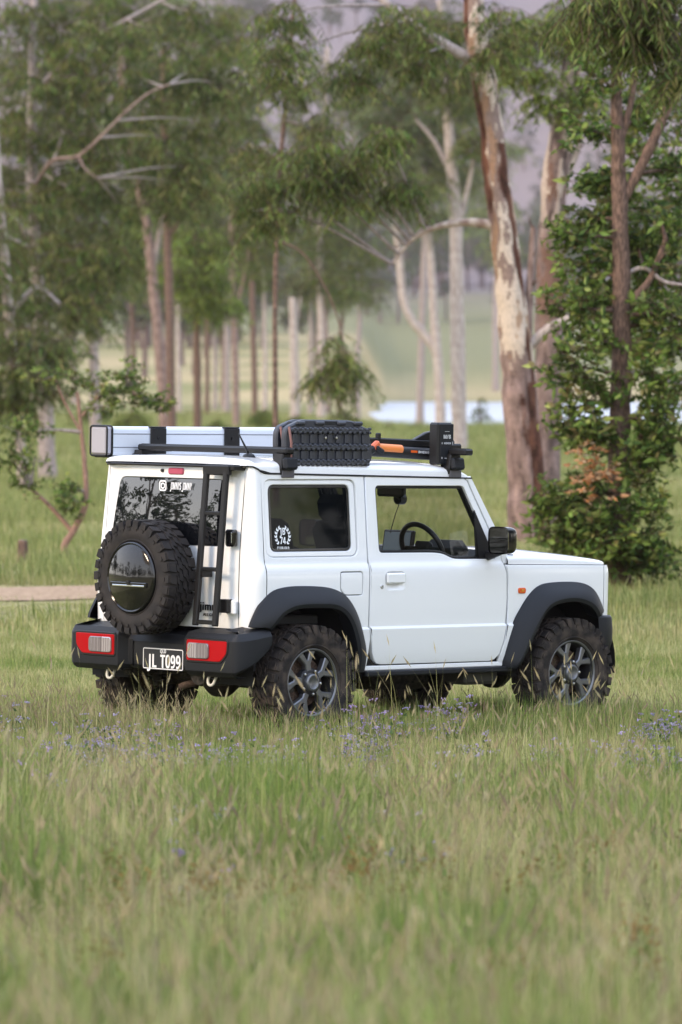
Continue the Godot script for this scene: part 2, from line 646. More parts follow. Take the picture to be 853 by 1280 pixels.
func wheel(parent: Node3D, M: Dictionary, at: Vector3, s: float, spin: float, steer := 0.0) -> void:
	var bs := Basis(Vector3.UP, steer) * Basis(Vector3.UP, 0.0 if s > 0 else PI) * Basis(Vector3.BACK, spin)
	var o := node("wheel", parent, Transform3D(bs, at))
	var I := Transform3D()
	var b := B.new()
	b.lathe(I, [Vector2(0.120, -0.02), Vector2(0.178, -0.06), Vector2(0.183, 0.062), Vector2(0.190, 0.074), Vector2(0.2045, 0.0785), Vector2(0.2085, 0.084), Vector2(0.2085, 0.0875), Vector2(0.204, 0.088)], 64, false)
	b.lathe(I, [Vector2(0.204, 0.088), Vector2(0.1965, 0.087), Vector2(0.190, 0.076)], 64, true)
	var rim := put(b, "rim", M.alloy_dark, o)
	b = B.new()
	b.lathe(I, [Vector2(0.2085, 0.0872), Vector2(0.2045, 0.0905), Vector2(0.1985, 0.0895), Vector2(0.1935, 0.083)], 64, true)
	put(b, "rim_edge", M.alloy, o)
	for k in 5:
		var a := TAU * k / 5 + PI / 2
		b = B.new()
		var T := Transform3D(Basis(Vector3.BACK, a), Vector3())
		var poly := P2([[0.045, -0.024], [0.108, -0.021], [0.130, -0.036], [0.176, -0.072], [0.192, -0.060], [0.199, -0.032], [0.186, -0.026], [0.140, -0.004], [0.140, 0.004], [0.186, 0.026], [0.199, 0.032], [0.192, 0.060], [0.176, 0.072], [0.130, 0.036], [0.108, 0.021], [0.045, 0.024]])
		b.prism(T, poly, 0.035, 0.0745, 0.006)
		var sp := put(b, "spoke", M.alloy, o)
	b = B.new()
	b.lathe(I, [Vector2(0.088, 0.03), Vector2(0.088, 0.066), Vector2(0.080, 0.074), Vector2(0.058, 0.076)], 40, false)
	put(b, "hub", M.alloy_dark, o)
	b = B.new()
	b.lathe(I, [Vector2(0.056, 0.05), Vector2(0.054, 0.092), Vector2(0.049, 0.099), Vector2(0.040, 0.0995), Vector2(0.038, 0.097), Vector2(0.0, 0.098)], 32, true)
	put(b, "hub_cap", M.alloy, o)
	for k in 5:
		var a := TAU * (k + 0.5) / 5 + PI / 2
		b = B.new()
		b.lathe(Transform3D(Basis(), Vector3(cos(a), sin(a), 0) * 0.0725), [Vector2(0.0095, 0.06), Vector2(0.0095, 0.084), Vector2(0.006, 0.088), Vector2(0.0, 0.0885)], 6, true, false)
		put(b, "wheel_nut", M.steel, o)
	b = B.new()
	b.lathe(I, [Vector2(0.15, -0.005), Vector2(0.15, 0.006), Vector2(0.06, 0.006)], 32, true)
	put(b, "brake_disc", M.rust, o)
	b = B.new()
	b.box(Vector3(-0.13, 0.03, 0.012), Vector3(0.055, 0.13, 0.05), 0.008)
	put(b, "brake_caliper", M.under, o)
	tyre(o, I, M.rubber)


func flare(parent: Node3D, M: Dictionary, s: float, O: Array, C: Array) -> void:
	var n := 48
	var fl := func(a: Array) -> Array:
		var q := []
		for p in a: q.append(Vector3(p[0], p[1], p[2]))
		return curve(q, n)
	var o: Array = fl.call(O)
	var c: Array = fl.call(C)
	var b := B.new()
	var rows := []
	var cen := Vector3()
	for p in c: cen += p / c.size()
	cen.y = 0.40
	var tf := func(p: Vector3) -> Vector3: return Vector3(p.x, p.y, p.z * s)
	var r := [[], [], [], [], [], [], [], [], []]
	for i in n + 1:
		var P: Vector3 = o[i]
		var Q: Vector3 = c[i]
		var inw := (cen - Q); inw.z = 0.0; inw = inw.normalized()
		var lip := Q + inw * 0.036 + Vector3(0, 0, -0.008)
		var lip2 := lip + inw * 0.004 + Vector3(0, 0, -0.010)
		var well := Q + inw * 0.010 + Vector3(0, 0, -0.13)
		var e := (P - Q).normalized()
		r[0].append(tf.call(P + Vector3(0, 0, -0.012)))
		r[1].append(tf.call(P + Vector3(0, 0, 0.008)))
		r[2].append(tf.call(P - e * 0.008 + Vector3(0, 0, 0.011)))
		r[3].append(tf.call(P.lerp(Q, 0.5) + Vector3(0, 0, 0.012)))
		r[4].append(tf.call(Q + e * 0.014 + Vector3(0, 0, 0.001)))
		r[5].append(tf.call(Q + inw * 0.012 + Vector3(0, 0, -0.001)))
		r[6].append(tf.call(lip))
		r[7].append(tf.call(lip2))
		r[8].append(tf.call(well))
	var fl2 := s < 0.0
	b.grid([r[0], r[1]], fl2)
	b.grid([r[1], r[2], r[3], r[4], r[5]], fl2)
	b.grid([r[5], r[6]], fl2)
	b.grid([r[6], r[7], r[8]], fl2)
	for k in [0, n]: # ends closed
		var q := []
		for j in 9: q.append(r[j][k])
		for j in range(1, 8):
			b.tri(q[0], q[j], q[j + 1], Vector3(0, -1, 0), Vector3(0, -1, 0), Vector3(0, -1, 0))
	put(b, "wheel_arch_flare", M.plastic, parent)


func build_car() -> void:
	var M := car_materials()
	CM = M
	var car := node("four_wheel_drive", self, CAR)
	tag(car, "white boxy two-door four-wheel drive with roof rack, rear ladder and spare wheel", "car")
	var door_rear := [[0.531, 1.10], [0.527, 1.0], [0.525, 0.80], [0.525, 0.676], [0.535, 0.614], [0.554, 0.510], [0.572, 0.468], [0.598, 0.445], [0.64, 0.438]]
	var door_front := [[1.58, 0.436], [1.625, 0.446], [1.662, 0.480], [1.690, 0.560], [1.708, 0.668], [1.714, 0.83], [1.708, 0.99], [1.690, 1.040], [1.677, 1.10]]
	var win := [[0.617, 1.533, 0.03], [0.628, 1.124, 0.03], [1.10, 1.121, 0.06], [1.18, 1.112, 0.06], [1.25, 1.084, 0.06], [1.30, 1.079, 0.04], [1.625, 1.078, 0.01], [1.394, 1.495, 0.0], [1.375, 1.530, 0.03]]
	var win_poly := rounded(win)
	var qwin := rrect(-0.268, 1.139, 0.402, 1.539, 0.045)
	for s in [1.0, -1.0]:
		var sf := side_f.bind(s)
		var f := func(p: Vector2) -> Vector3: return side_f(p, s)
		var nf := func(p: Vector2) -> Vector3: return side_n(p, s)
		var xs := lin(-0.42, 2.70, 20)
		# quarter panel
		var ol := [[-0.34, 0.70]]
		ol.append_array(arc(0.015, 0.40, 0.46, 140.0, 2.0, 20))
		ol.append_array([[0.519, 0.416], [0.530, 0.600], [0.518, 0.676], [0.518, 0.80], [0.520, 1.0], [0.524, 1.10], [0.524, gut(0.524) - 0.008], [-0.28, gut(-0.28) - 0.008], [-0.34, gut(-0.34) - 0.008]])
		var fuel := rounded([[0.275, 1.012, 0.02], [0.275, 0.900, 0.02], [0.315, 0.868, 0.015], [0.462, 0.868, 0.02], [0.462, 1.012, 0.02]])
		var b := B.new()
		# the window sits in a shallow frame pressed into the panel
		var frame := rrect(-0.315, 1.105, 0.448, 1.572, 0.06)
		b.panel(P2(ol), [frame, fuel] if s > 0 else [frame], xs, YS, f, nf, 0.02, 0.006)
		var qp := put(b, "quarter_panel", M.white, car)
		var fin := func(p: Vector2) -> Vector3: return side_f(p, s, -0.009)
		b = B.new()
		b.panel(B.inset(B.ccw(frame), 0.001), [qwin], xs, YS, fin, nf, 0.02, 0.008)
		put(b, "window_surround", M.white, qp)
		if s > 0:
			b = B.new()
			b.panel(B.inset(B.ccw(fuel), 0.004), [], xs, YS, f, nf, 0.012, 0.004)
			put(b, "fuel_flap", M.white, qp)
		# window: black border, then tinted glass
		var ql := B.inset(B.ccw(qwin), 0.018)
		b = B.new()
		var fd := func(p: Vector2) -> Vector3: return side_f(p, s, -0.014)
		var fg := func(p: Vector2) -> Vector3: return side_f(p, s, -0.0165)
		b.panel(B.inset(B.ccw(qwin), 0.0015), [ql], xs, YS, fd, nf, 0.010, 0.003)
		put(b, "window_border", M.gloss, car)
		b = B.new()
		b.panel(ql, [], xs, YS, fg, nf, 0.001, 0.001)
		put(b, "side_window", M.tint, car)
		# door
		var dl := door_rear.duplicate()
		dl.append_array(door_front)
		dl.append_array([[1.632, 1.175], [1.445, 1.500], [1.412, 1.562], [1.385, gut(1.39) - 0.008], [0.531, gut(0.53) - 0.008]])
		var door := P2(dl)
		var hand := rrect(0.655, 0.898, 0.822, 1.006, 0.035)
		b = B.new()
		b.panel(door, [win_poly, hand], lin(0.45, 1.8, 12), YS, f, nf, 0.03, 0.006)
		var dn := put(b, "door", M.white, car)
		# handle in its dish
		b = B.new()
		var dish := []
		for i in 9:
			var row := PackedVector3Array()
			for j in 9:
				var u := i / 8.0
				var v := j / 8.0
				var p := Vector2(lerpf(0.650, 0.827, u), lerpf(0.893, 1.011, v))
				row.append(side_f(p, s, -0.002 - 0.028 * sin(PI * clampf(u, 0.0, 1.0)) * sin(PI * clampf(v * 0.9, 0.0, 1.0))))
			dish.append(row)
		b.grid(dish, s > 0)
		put(b, "handle_dish", M.white, dn)
		b = B.new()
		b.box(Vector3(0.735, 0.968, s * 0.743), Vector3(0.155, 0.066, 0.022), 0.009)
		put(b, "handle", M.white, dn)
		b = B.new()
		b.lathe(Transform3D(Basis() if s > 0 else Basis(Vector3.UP, PI), Vector3(0.622, 0.917, s * 0.737)), [Vector2(0.013, -0.004), Vector2(0.012, 0.004), Vector2(0.008, 0.006), Vector2(0.007, 0.002), Vector2(0.0, 0.002)], 16, true)
		put(b, "lock", M.steel, dn)
		# door window: black seal, sail for the mirror, clear pane
		var wl := B.inset(B.ccw(win_poly), 0.016)
		b = B.new()
		b.panel(B.inset(B.ccw(win_poly), 0.001), [wl], lin(0.45, 1.8, 12), YS, fd, nf, 0.012, 0.004)
		put(b, "window_seal", M.black, dn)
		b = B.new()
		b.panel(wl, [], lin(0.45, 1.8, 12), YS, fg, nf, 0.001, 0.001)
		put(b, "door_window", M.pane, dn)
		b = B.new()
		b.panel(P2([[1.478, 1.080], [1.628, 1.079], [1.46, 1.385]]), [], [1.4, 1.7], [1.0, 1.2, 1.45], func(p: Vector2) -> Vector3: return side_f(p, s, 0.002), nf, 0.014, 0.005)
		put(b, "mirror_sail", M.black, dn)
		# a dark division bar just behind the sail
		b = B.new()
		b.box(Vector3(1.474, 1.20, s * 0.690), Vector3(0.016, 0.25, 0.014), 0.003, Basis(Vector3.BACK, 0.10))
		put(b, "window_bar", M.black, dn)
		# mirror
		var mir := node("mirror", car)
		b = B.new()
		b.tube([Vector3(1.56, 1.095, s * 0.71), Vector3(1.57, 1.110, s * 0.76), Vector3(1.568, 1.125, s * 0.81)], [0.030, 0.026, 0.024], 10)
		put(b, "arm", M.black, mir)
		b = B.new()
		var rowz := []
		for i in 13:
			var t := i / 12.0
			var row := PackedVector3Array()
			var x := lerpf(1.500, 1.602, t)
			var k := sqrt(maxf(0.0, 1.0 - pow(maxf(t - 0.25, 0.0) / 0.76, 2.6)))
			for j in 33:
				var a := TAU * j / 32
				var ca := signf(cos(a)) * pow(absf(cos(a)), 0.42)
				var sa := signf(sin(a)) * pow(absf(sin(a)), 0.42)
				row.append(Vector3(x, 1.196 + sa * 0.086 * lerpf(0.55, 1.0, k) * (1.0 if k > 0.01 else 0.5), s * (0.862 + ca * 0.090 * lerpf(0.5, 1.0, k))))
			rowz.append(row)
		b.grid(rowz, s < 0, true)
		for j in 32:
			b.tri(rowz[12][j], rowz[12][j + 1], Vector3(1.605, 1.196, s * 0.862), Vector3.RIGHT, Vector3.RIGHT, Vector3.RIGHT)
		put(b, "housing", M.gloss, mir)
		b = B.new()
		b.prism(Transform3D(Basis(Vector3(0, 0, -1), Vector3.UP, Vector3.RIGHT), Vector3(1.510, 1.196, s * 0.862)), rrect(-0.082, -0.078, 0.082, 0.078, 0.03), 0.0, -0.004, 0.001)
		put(b, "mirror_glass", M.mirror, mir)
		# A pillar
		b = B.new()
		b.panel(P2([[1.684, 1.10], [1.735, 1.135], [1.700, 1.185], [1.446, 1.592], [1.395, gut(1.39) - 0.008], [1.419, 1.562], [1.452, 1.500], [1.639, 1.175]]), [], lin(1.3, 1.8, 4), YS, f, nf, 0.06, 0.006)
		put(b, "windscreen_pillar", M.white, car)
		# front wing with its rounded nose corner
		b = B.new()
		var wg := [[1.66, 0.44], [1.670, 0.480], [1.698, 0.560], [1.715, 0.668], [1.722, 0.83], [1.716, 0.99], [1.698, 1.0395], [2.585, 1.0255], [2.585, 0.70]]
		wg.append_array(arc(2.25, 0.42, 0.46, 37.0, 165.0, 20))
		wg.append_array([[1.80, 0.50], [1.74, 0.415], [1.67, 0.415]])
		b.panel(P2(wg), [], lin(1.6, 2.6, 10), YS, f, nf, 0.02, 0.004)
		var fw := put(b, "front_wing", M.white, car)
		b = B.new()
		var rows := []
		for i in 13:
			var a := PI * 0.5 * i / 12.0
			var row := PackedVector3Array()
			for j in 13:
				var y := lerpf(0.68, 1.0255, j / 12.0)
				var rd := 1.0 - 0.35 * pow(maxf(0.0, (y - 0.97) / 0.06), 2.0) * sin(a)
				row.append(Vector3(2.5848 + 0.098 * sin(a) * rd, y, s * (zs(y) - 0.098 + 0.098 * pow(cos(a), 1.0))))
			rows.append(row)
		b.grid(rows, s < 0)
		put(b, "nose_corner", M.white, fw)
		# side repeater
		b = B.new()
		b.prism(Transform3D(Basis(Vector3(1, 0, 0), Vector3.UP, Vector3(0, 0, 1)) if s > 0 else Basis(Vector3(-1, 0, 0), Vector3.UP, Vector3(0, 0, -1)), Vector3(1.840, 0.875, s * 0.736)), rrect(-0.033, -0.018, 0.033, 0.018, 0.015), -0.004, 0.010, 0.004)
		var ind := put(b, "indicator", M.orange, fw)
		b = B.new()
		b.box(Vector3(1.842, 0.875, s * 0.7465), Vector3(0.022, 0.014, 0.003), 0.001)
		put(b, "indicator_bulb", M.amber, ind)
		# cowl corner behind the bonnet
		b = B.new()
		b.box(Vector3(1.716, 1.085, s * 0.66), Vector3(0.07, 0.10, 0.085), 0.012)
		put(b, "cowl_corner", M.white, car)
		# rear corner post
		b = B.new()
		rows = []
		for i in 15:
			var a := PI * 0.5 * i / 14.0
			var row := PackedVector3Array()
			var sa := pow(sin(a), 0.85)
			var ca := pow(cos(a), 0.85)
			for j in 31:
				var xx := -0.34 - 0.12 * sa
				var y := lerpf(0.665, gut(xx) - 0.008, j / 30.0)
				var re := rear_f(Vector2(0.628, y)).x
				row.append(Vector3(lerpf(-0.3402, re, sa), y, s * lerpf(0.6185, zs(y), ca)))
			rows.append(row)
		b.grid(rows, s > 0)
		put(b, "corner_post", M.white, car)
		# sill: white strip, black step
		b = B.new()
		b.box(Vector3(1.10, 0.418, s * 0.690), Vector3(1.23, 0.030, 0.058), 0.006)
		put(b, "sill", M.white, car)
		b = B.new()
		b.box(Vector3(1.13, 0.386, s * 0.700), Vector3(1.27, 0.036, 0.09), 0.008)
		put(b, "sill_guard", M.plastic, car)
		# flares
		flare(car, M, s, [[-0.472, 0.690, 0.735], [-0.466, 0.712, 0.738], [-0.40, 0.818, 0.738], [-0.31, 0.895, 0.738], [-0.21, 0.924, 0.738], [-0.07, 0.932, 0.738], [0.137, 0.923, 0.738], [0.264, 0.892, 0.738], [0.35, 0.836, 0.738], [0.423, 0.732, 0.738], [0.480, 0.577, 0.738], [0.497, 0.494, 0.732], [0.499, 0.40, 0.712]],
			[[-0.372, 0.690, 0.800], [-0.345, 0.728, 0.815], [-0.285, 0.785, 0.824], [-0.215, 0.818, 0.827], [-0.13, 0.834, 0.828], [0.0, 0.838, 0.828], [0.15, 0.832, 0.828], [0.25, 0.795, 0.826], [0.322, 0.720, 0.824], [0.378, 0.602, 0.820], [0.408, 0.497, 0.806], [0.415, 0.40, 0.785]])
		flare(car, M, s, [[1.694, 0.40, 0.712], [1.702, 0.46, 0.728], [1.768, 0.67, 0.738], [1.830, 0.765, 0.738], [1.90, 0.845, 0.738], [1.981, 0.900, 0.738], [2.083, 0.921, 0.738], [2.288, 0.924, 0.738], [2.421, 0.904, 0.738], [2.512, 0.851, 0.735], [2.588, 0.745, 0.728]],
			[[1.735, 0.39, 0.785], [1.755, 0.43, 0.806], [1.815, 0.545, 0.820], [1.880, 0.650, 0.824], [1.962, 0.757, 0.826], [2.025, 0.805, 0.828], [2.13, 0.832, 0.828], [2.27, 0.835, 0.828], [2.385, 0.807, 0.826], [2.450, 0.768, 0.822], [2.505, 0.715, 0.805]])
		# inner wheel housings
		for wx in [0.015, 2.25]:
			b = B.new()
			rows = []
			for j in 2:
				var row := PackedVector3Array()
				for k in 21:
					var a := lerpf(-0.15, PI + 0.15, k / 20.0)
					row.append(Vector3(wx + 0.452 * cos(a), 0.40 + 0.43 * sin(a), s * (0.735 if j == 0 else 0.40)))
				rows.append(row)
			b.grid(rows, s < 0)
			for k in 20:
				b.tri(rows[1][k], rows[1][k + 1], Vector3(wx, 0.40, s * 0.40), Vector3(0, 0, s), Vector3(0, 0, s), Vector3(0, 0, s))
			put(b, "wheel_housing", M.dark, car)
		# inside trim, which also backs the gaps between the panels
		b = B.new()
		var it := [[-0.40, 0.72]]
		it.append_array(arc(0.015, 0.40, 0.465, 137.0, 2.0, 14))
		it.append_array([[0.50, 0.425], [1.68, 0.425], [1.745, 0.60], [1.745, 1.02], [1.70, 1.09], [1.435, 1.560], [-0.40, 1.600]])
		var fi := func(p: Vector2) -> Vector3: return side_f(p, s, -0.034)
		b.panel(P2(it), [B.inset(B.ccw(win_poly), 0.004), B.inset(B.ccw(qwin), 0.004)], lin(-0.5, 1.8, 10), YS, fi, nf, 0.03, 0.006)
		put(b, "inside_trim", M.trim, car)
		# wheels
		wheel(car, M, Vector3(0, 0.350, s * 0.7025), s, 0.20 if s > 0 else 0.5)
		wheel(car, M, Vector3(2.25, 0.350, s * 0.7025), s, 0.34 if s > 0 else 0.1, -0.02)
	car_top(car, M)
	car_back(car, M)
	car_inside(car, M)
	car_under(car, M)


func car_top(car: Node3D, M: Dictionary) -> void:
	# roof
	var b := B.new()
	var lining := B.new()
	var rows := []
	var low := []
	for x in [-0.452, -0.449, -0.44, -0.42, -0.39, -0.35, -0.25, 0.0, 0.4, 0.8, 1.05, 1.18, 1.28, 1.35, 1.40, 1.43, 1.445, 1.455]:
		var row := PackedVector3Array()
		var rl := PackedVector3Array()
		var hw: float = 0.668 - 0.055 * pow(clampf((-0.34 - x) / 0.11, 0.0, 1.0), 2.0) - 0.03 * pow(clampf((x - 1.25) / 0.2, 0.0, 1.0), 2.0)
		var h := 0.098
		if x < -0.36: h = 0.024 + 0.030 * sqrt(maxf(0.0, 1.0 - pow((-0.36 - x) / 0.092, 2.0)))
		elif x < -0.24: h = 0.098 - 0.044 * smoothstep(-0.24, -0.36, x)
		if x < -0.44: h *= 1.0 - 0.7 * (-0.44 - x) / 0.012
		if x > 1.0: h = maxf(0.004, 0.098 * sqrt(maxf(0.0, 1.0 - pow((x - 1.0) / 0.456, 3.0))))
		for j in 41:
			var a := PI * j / 40.0
			var cz := signf(cos(a)) * pow(absf(cos(a)), 0.62)
			var sy := pow(sin(a), 0.50)
			row.append(Vector3(x, gut(x) + h * sy, hw * cz))
			rl.append(Vector3(clampf(x, -0.40, 1.40), gut(x) - 0.035 + (h - 0.012) * sy, (hw - 0.03) * cz))
		rows.append(row)
		low.append(rl)
	b.grid(rows, true)
	put(b, "roof", M.white, car)
	lining.grid(low, false)
	put(lining, "roof_lining", M.trim, car)
	# gutter seam, dark, on both sides and across the back
	for s in [1.0, -1.0]:
		var path := []
		for x in [1.452, 1.44, 1.2, 0.8, 0.4, 0.0, -0.26, -0.30, -0.33, -0.36, -0.39, -0.42]:
			path.append(Vector3(x, gut(x) - 0.004, s * (0.670 - 0.055 * pow(clampf((-0.34 - x) / 0.11, 0.0, 1.0), 2.0))))
		b = B.new()
		b.tube(path, 0.0052, 6)
		put(b, "roof_gutter", M.black, car)
	b = B.new()
	b.tube([Vector3(-0.42, 1.643, 0.628), Vector3(-0.450, 1.645, 0.56), Vector3(-0.460, 1.646, 0.3), Vector3(-0.461, 1.646, 0.0), Vector3(-0.460, 1.646, -0.3), Vector3(-0.450, 1.645, -0.56), Vector3(-0.42, 1.643, -0.628)], 0.009, 6)
	put(b, "roof_gutter", M.black, car)
	# bonnet
	b = B.new()
	rows = []
	for x in [1.730, 1.76, 1.85, 2.0, 2.15, 2.3, 2.42, 2.52, 2.58, 2.62, 2.65, 2.67, 2.684, 2.690]:
		var yc: float = table([[1.73, 1.128], [1.85, 1.138], [2.0, 1.135], [2.2, 1.118], [2.4, 1.097], [2.55, 1.078], [2.62, 1.066], [2.65, 1.056], [2.67, 1.045], [2.684, 1.033], [2.69, 1.020]], x)
		var row := PackedVector3Array()
		var hw: float = 0.722 - 0.11 * pow(clampf((x - 2.56) / 0.13, 0.0, 1.0), 2.0)
		for j in 41:
			var a := PI * j / 40.0
			var cz := signf(cos(a)) * pow(absf(cos(a)), 0.5)
			var sy := pow(sin(a), 0.55)
			var yb: float = minf(1.0415 - (x - 1.73) * 0.0155, yc)
			row.append(Vector3(x, yb + (yc - yb) * sy, hw * cz))
		rows.append(row)
	b.grid(rows, true)
	var bn := put(b, "bonnet", M.white, car)
	for s in [1.0, -1.0]:
		for k in 3:
			b = B.new()
			b.tube([Vector3(1.745 + k * 0.004, 1.060 + k * 0.020, s * (0.706 - k * 0.006)), Vector3(1.840 - k * 0.022, 1.058 + k * 0.020, s * (0.712 - k * 0.006))], 0.0035, 6)
			put(b, "slot_shade", M.plastic, bn)  # dark tube drawn for the shade in a white vent groove
	# engine bay, dark below the bonnet gap
	b = B.new()
	b.box(Vector3(2.15, 0.93, 0), Vector3(0.86, 0.17, 1.38), 0.01)
	put(b, "engine_bay", M.dark, car)
	# windscreen
	b = B.new()
	rows = []
	for i in 7:
		var t := i / 6.0
		var row := PackedVector3Array()
		for j in 13:
			var u := j / 12.0 * 2.0 - 1.0
			row.append(Vector3(lerpf(1.437, 1.722, t) + 0.03 * (1.0 - u * u) - 0.012, lerpf(1.600, 1.135, t), u * lerpf(0.636, 0.672, t)))
		rows.append(row)
	b.grid(rows, true)
	put(b, "windscreen", M.pane, car)
	# face of the nose: panel, grille with slots, two round lamps
	b = B.new()
	rows = []
	for y in [0.66, 0.8, 0.95, 1.0, 1.025]:
		var row := PackedVector3Array()
		for j in 9:
			row.append(Vector3(2.684 - 0.02 * pow(maxf(0.0, (y - 0.97) / 0.06), 2.0), y, lerpf(-0.64, 0.64, j / 8.0)))
		rows.append(row)
	b.grid(rows, false)
	var fp := put(b, "front_panel", M.white, car)
	b = B.new()
	b.box(Vector3(2.688, 0.865, 0), Vector3(0.02, 0.20, 1.16), 0.008)
	var gr := put(b, "grille", M.plastic, car)
	for k in 5:
		b = B.new()
		b.box(Vector3(2.699, 0.865, (k - 2) * 0.115), Vector3(0.008, 0.13, 0.06), 0.003)
		put(b, "grille_slot", M.dark, gr)
	for s in [1.0, -1.0]:
		b = B.new()
		b.lathe(Transform3D(Basis(Vector3(0, 0, -1), Vector3.UP, Vector3.RIGHT), Vector3(2.69, 0.865, s * 0.45)), [Vector2(0.098, 0.0), Vector2(0.096, 0.018), Vector2(0.086, 0.02), Vector2(0.07, 0.022), Vector2(0.0, 0.028)], 32, true)
		put(b, "headlamp", M.clear, car)
	# front bumper, swept round the corners
	b = B.new()
	rows = []
	var plan := [[2.50, 0.775], [2.56, 0.780], [2.62, 0.768], [2.665, 0.735], [2.70, 0.67], [2.735, 0.5], [2.745, 0.25], [2.745, 0.0]]
	for k in range(plan.size() - 2, -1, -1):
		plan.append([plan[k][0], -plan[k][1]])
	for p in plan:
		var row := PackedVector3Array()
		var o := Vector2(p[0] - 2.3, p[1]).normalized()
		for q in [[-0.06, 0.705], [-0.012, 0.705], [0.0, 0.690], [0.006, 0.62], [0.004, 0.54], [-0.012, 0.485], [-0.035, 0.455], [-0.07, 0.450]]:
			row.append(Vector3(p[0] + o.x * q[0], q[1], p[1] + o.y * q[0]))
		rows.append(row)
	b.grid(rows, true)
	put(b, "front_bumper", M.plastic, car)


func car_back(car: Node3D, M: Dictionary) -> void:
	var nf := func(p: Vector2) -> Vector3: return rear_n(p)
	var f0 := func(p: Vector2) -> Vector3: return rear_f(p)
	var zsx := lin(-0.66, 0.66, 16)
	var yy := [0.6, 0.7, 0.8, 0.9, 1.0, 1.1, 1.2, 1.3, 1.4, 1.5, 1.6, 1.7]
	var glassp := rounded([[-0.560, 1.165, 0.03], [0.470, 1.165, 0.03], [0.452, 1.568, 0.05], [-0.505, 1.568, 0.05]])
	var b := B.new()
	b.panel(P2([[-0.6165, 0.672], [0.6165, 0.672], [0.6165, 1.638], [0.3, 1.648], [-0.3, 1.648], [-0.6165, 1.638]]), [glassp], zsx, yy, f0, nf, 0.03, 0.0035)
	var tg := put(b, "tailgate", M.white, car)
	b = B.new()
	var fg := func(p: Vector2) -> Vector3: return rear_f(p, -0.004)
	b.panel(B.inset(B.ccw(glassp), 0.002), [], lin(-0.6, 0.6, 24), lin(1.1, 1.6, 12), func(p: Vector2) -> Vector3: return rear_f(p, -0.004) - Vector3(0.006 * (1.0 - pow((p.y - 1.36) / 0.2, 2.0)), 0, 0), func(p: Vector2) -> Vector3: return (rear_n(p) + Vector3(0, 0.006 * 2.0 * (p.y - 1.36) / 0.04, 0)).normalized(), 0.004, 0.002)
	put(b, "rear_window", M.rear_glass, tg)
	b = B.new()
	b.panel(P2([[-0.63, 0.70], [0.63, 0.70], [0.63, 1.62], [-0.63, 1.62]]), [B.inset(B.ccw(glassp), 0.02)], zsx, yy, func(p: Vector2) -> Vector3: return rear_f(p, -0.034), nf, 0.01, 0.004)
	put(b, "tailgate_trim", M.trim, tg)
	var back := Basis(Vector3(0, 0, 1), Vector3.UP, Vector3(-1, 0, 0))
	# high stop lamp and washer nozzle
	b = B.new()
	b.prism(Transform3D(back, Vector3(rear_f(Vector2(0.02, 1.61)).x, 1.610, 0.020)), rrect(-0.068, -0.020, 0.068, 0.020, 0.015), -0.01, 0.012, 0.005)
	put(b, "stop_lamp", M.pink, tg)
	b = B.new()
	b.lathe(Transform3D(back, Vector3(xr(1.612), 1.612, -0.105)), [Vector2(0.011, 0.0), Vector2(0.010, 0.012), Vector2(0.0, 0.014)], 12, true)
	put(b, "washer_nozzle", M.black, tg)
	# sticker on the rear glass: round-cornered camera mark and a handle
	var sx := -0.4665
	var ring := func(x0: float, y0: float, x1: float, y1: float, r: float, t: float, called: String) -> void:
		var bb := B.new()
		var o := B.ccw(rrect(x0, y0, x1, y1, r))
		var i := B.inset(o, t)
		var m := o.size()
		for k in m:
			var j := (k + 1) % m
			bb.flat(Vector3(sx + 0.001, o[k].y, o[k].x), Vector3(sx + 0.001, o[j].y, o[j].x), Vector3(sx + 0.001, i[j].y, i[j].x), Vector3(sx + 0.001, i[k].y, i[k].x), Vector3.LEFT)
		put(bb, called, M.print, tg)
	sx = xr(1.51) - 0.0045
	ring.call(-0.100, 1.487, -0.034, 1.553, 0.02, 0.009, "sticker_mark")
	ring.call(-0.086, 1.501, -0.048, 1.539, 0.019, 0.008, "sticker_mark")
	text("JIMNYS_JIMNY", 0.060, M.print, Transform3D(back * Basis(Vector3(1, 0, 0), -0.08), Vector3(sx - 0.004, 1.519, 0.082)), "sticker_text", tg, "Droid Sans", 800, 0.46, 0.0015)
	# badge
	text("jimny", 0.062, M.black, Transform3D(back, Vector3(xr(0.80) - 0.006, 0.800, 0.392)), "badge", tg, "Droid Sans", 800, 1.12, 0.004)
	text("ALLGRIP", 0.024, M.black, Transform3D(back, Vector3(xr(0.74) - 0.006, 0.752, 0.392)), "badge", tg, "Droid Sans", 700, 1.3, 0.003)
	# hinges
	b = B.new()
	b.prism(Transform3D(back, Vector3(-0.470, 1.22, 0.572)), rrect(-0.040, -0.052, 0.040, 0.052, 0.02), -0.005, 0.030, 0.010)
	var hg := put(b, "hinge", M.gloss, tg)
	b = B.new()
	b.box(Vector3(-0.500, 1.222, 0.594), Vector3(0.006, 0.065, 0.014), 0.002)
	put(b, "hinge_edge", M.chrome, hg)
	b = B.new()
	b.box(Vector3(-0.483, 0.806, 0.585), Vector3(0.03, 0.088, 0.075), 0.008)
	put(b, "hinge", M.white, tg)
	b = B.new()
	b.box(Vector3(-0.505, 0.812, 0.560), Vector3(0.05, 0.082, 0.075), 0.004)
	put(b, "hinge", M.black, tg)
	# ladder
	var lad := node("ladder", car)
	for z in [0.372, 0.548]:
		b = B.new()
		var top := Vector3(-0.500, 1.640, z)
		var low := Vector3(-0.578, 0.690, z - 0.004)
		var mid := (top + low) * 0.5
		b.box(mid, Vector3(0.030, (top - low).length(), 0.040), 0.006, Basis(Vector3.BACK, -atan2(0.078, 0.95)))
		put(b, "rail", M.black, lad)
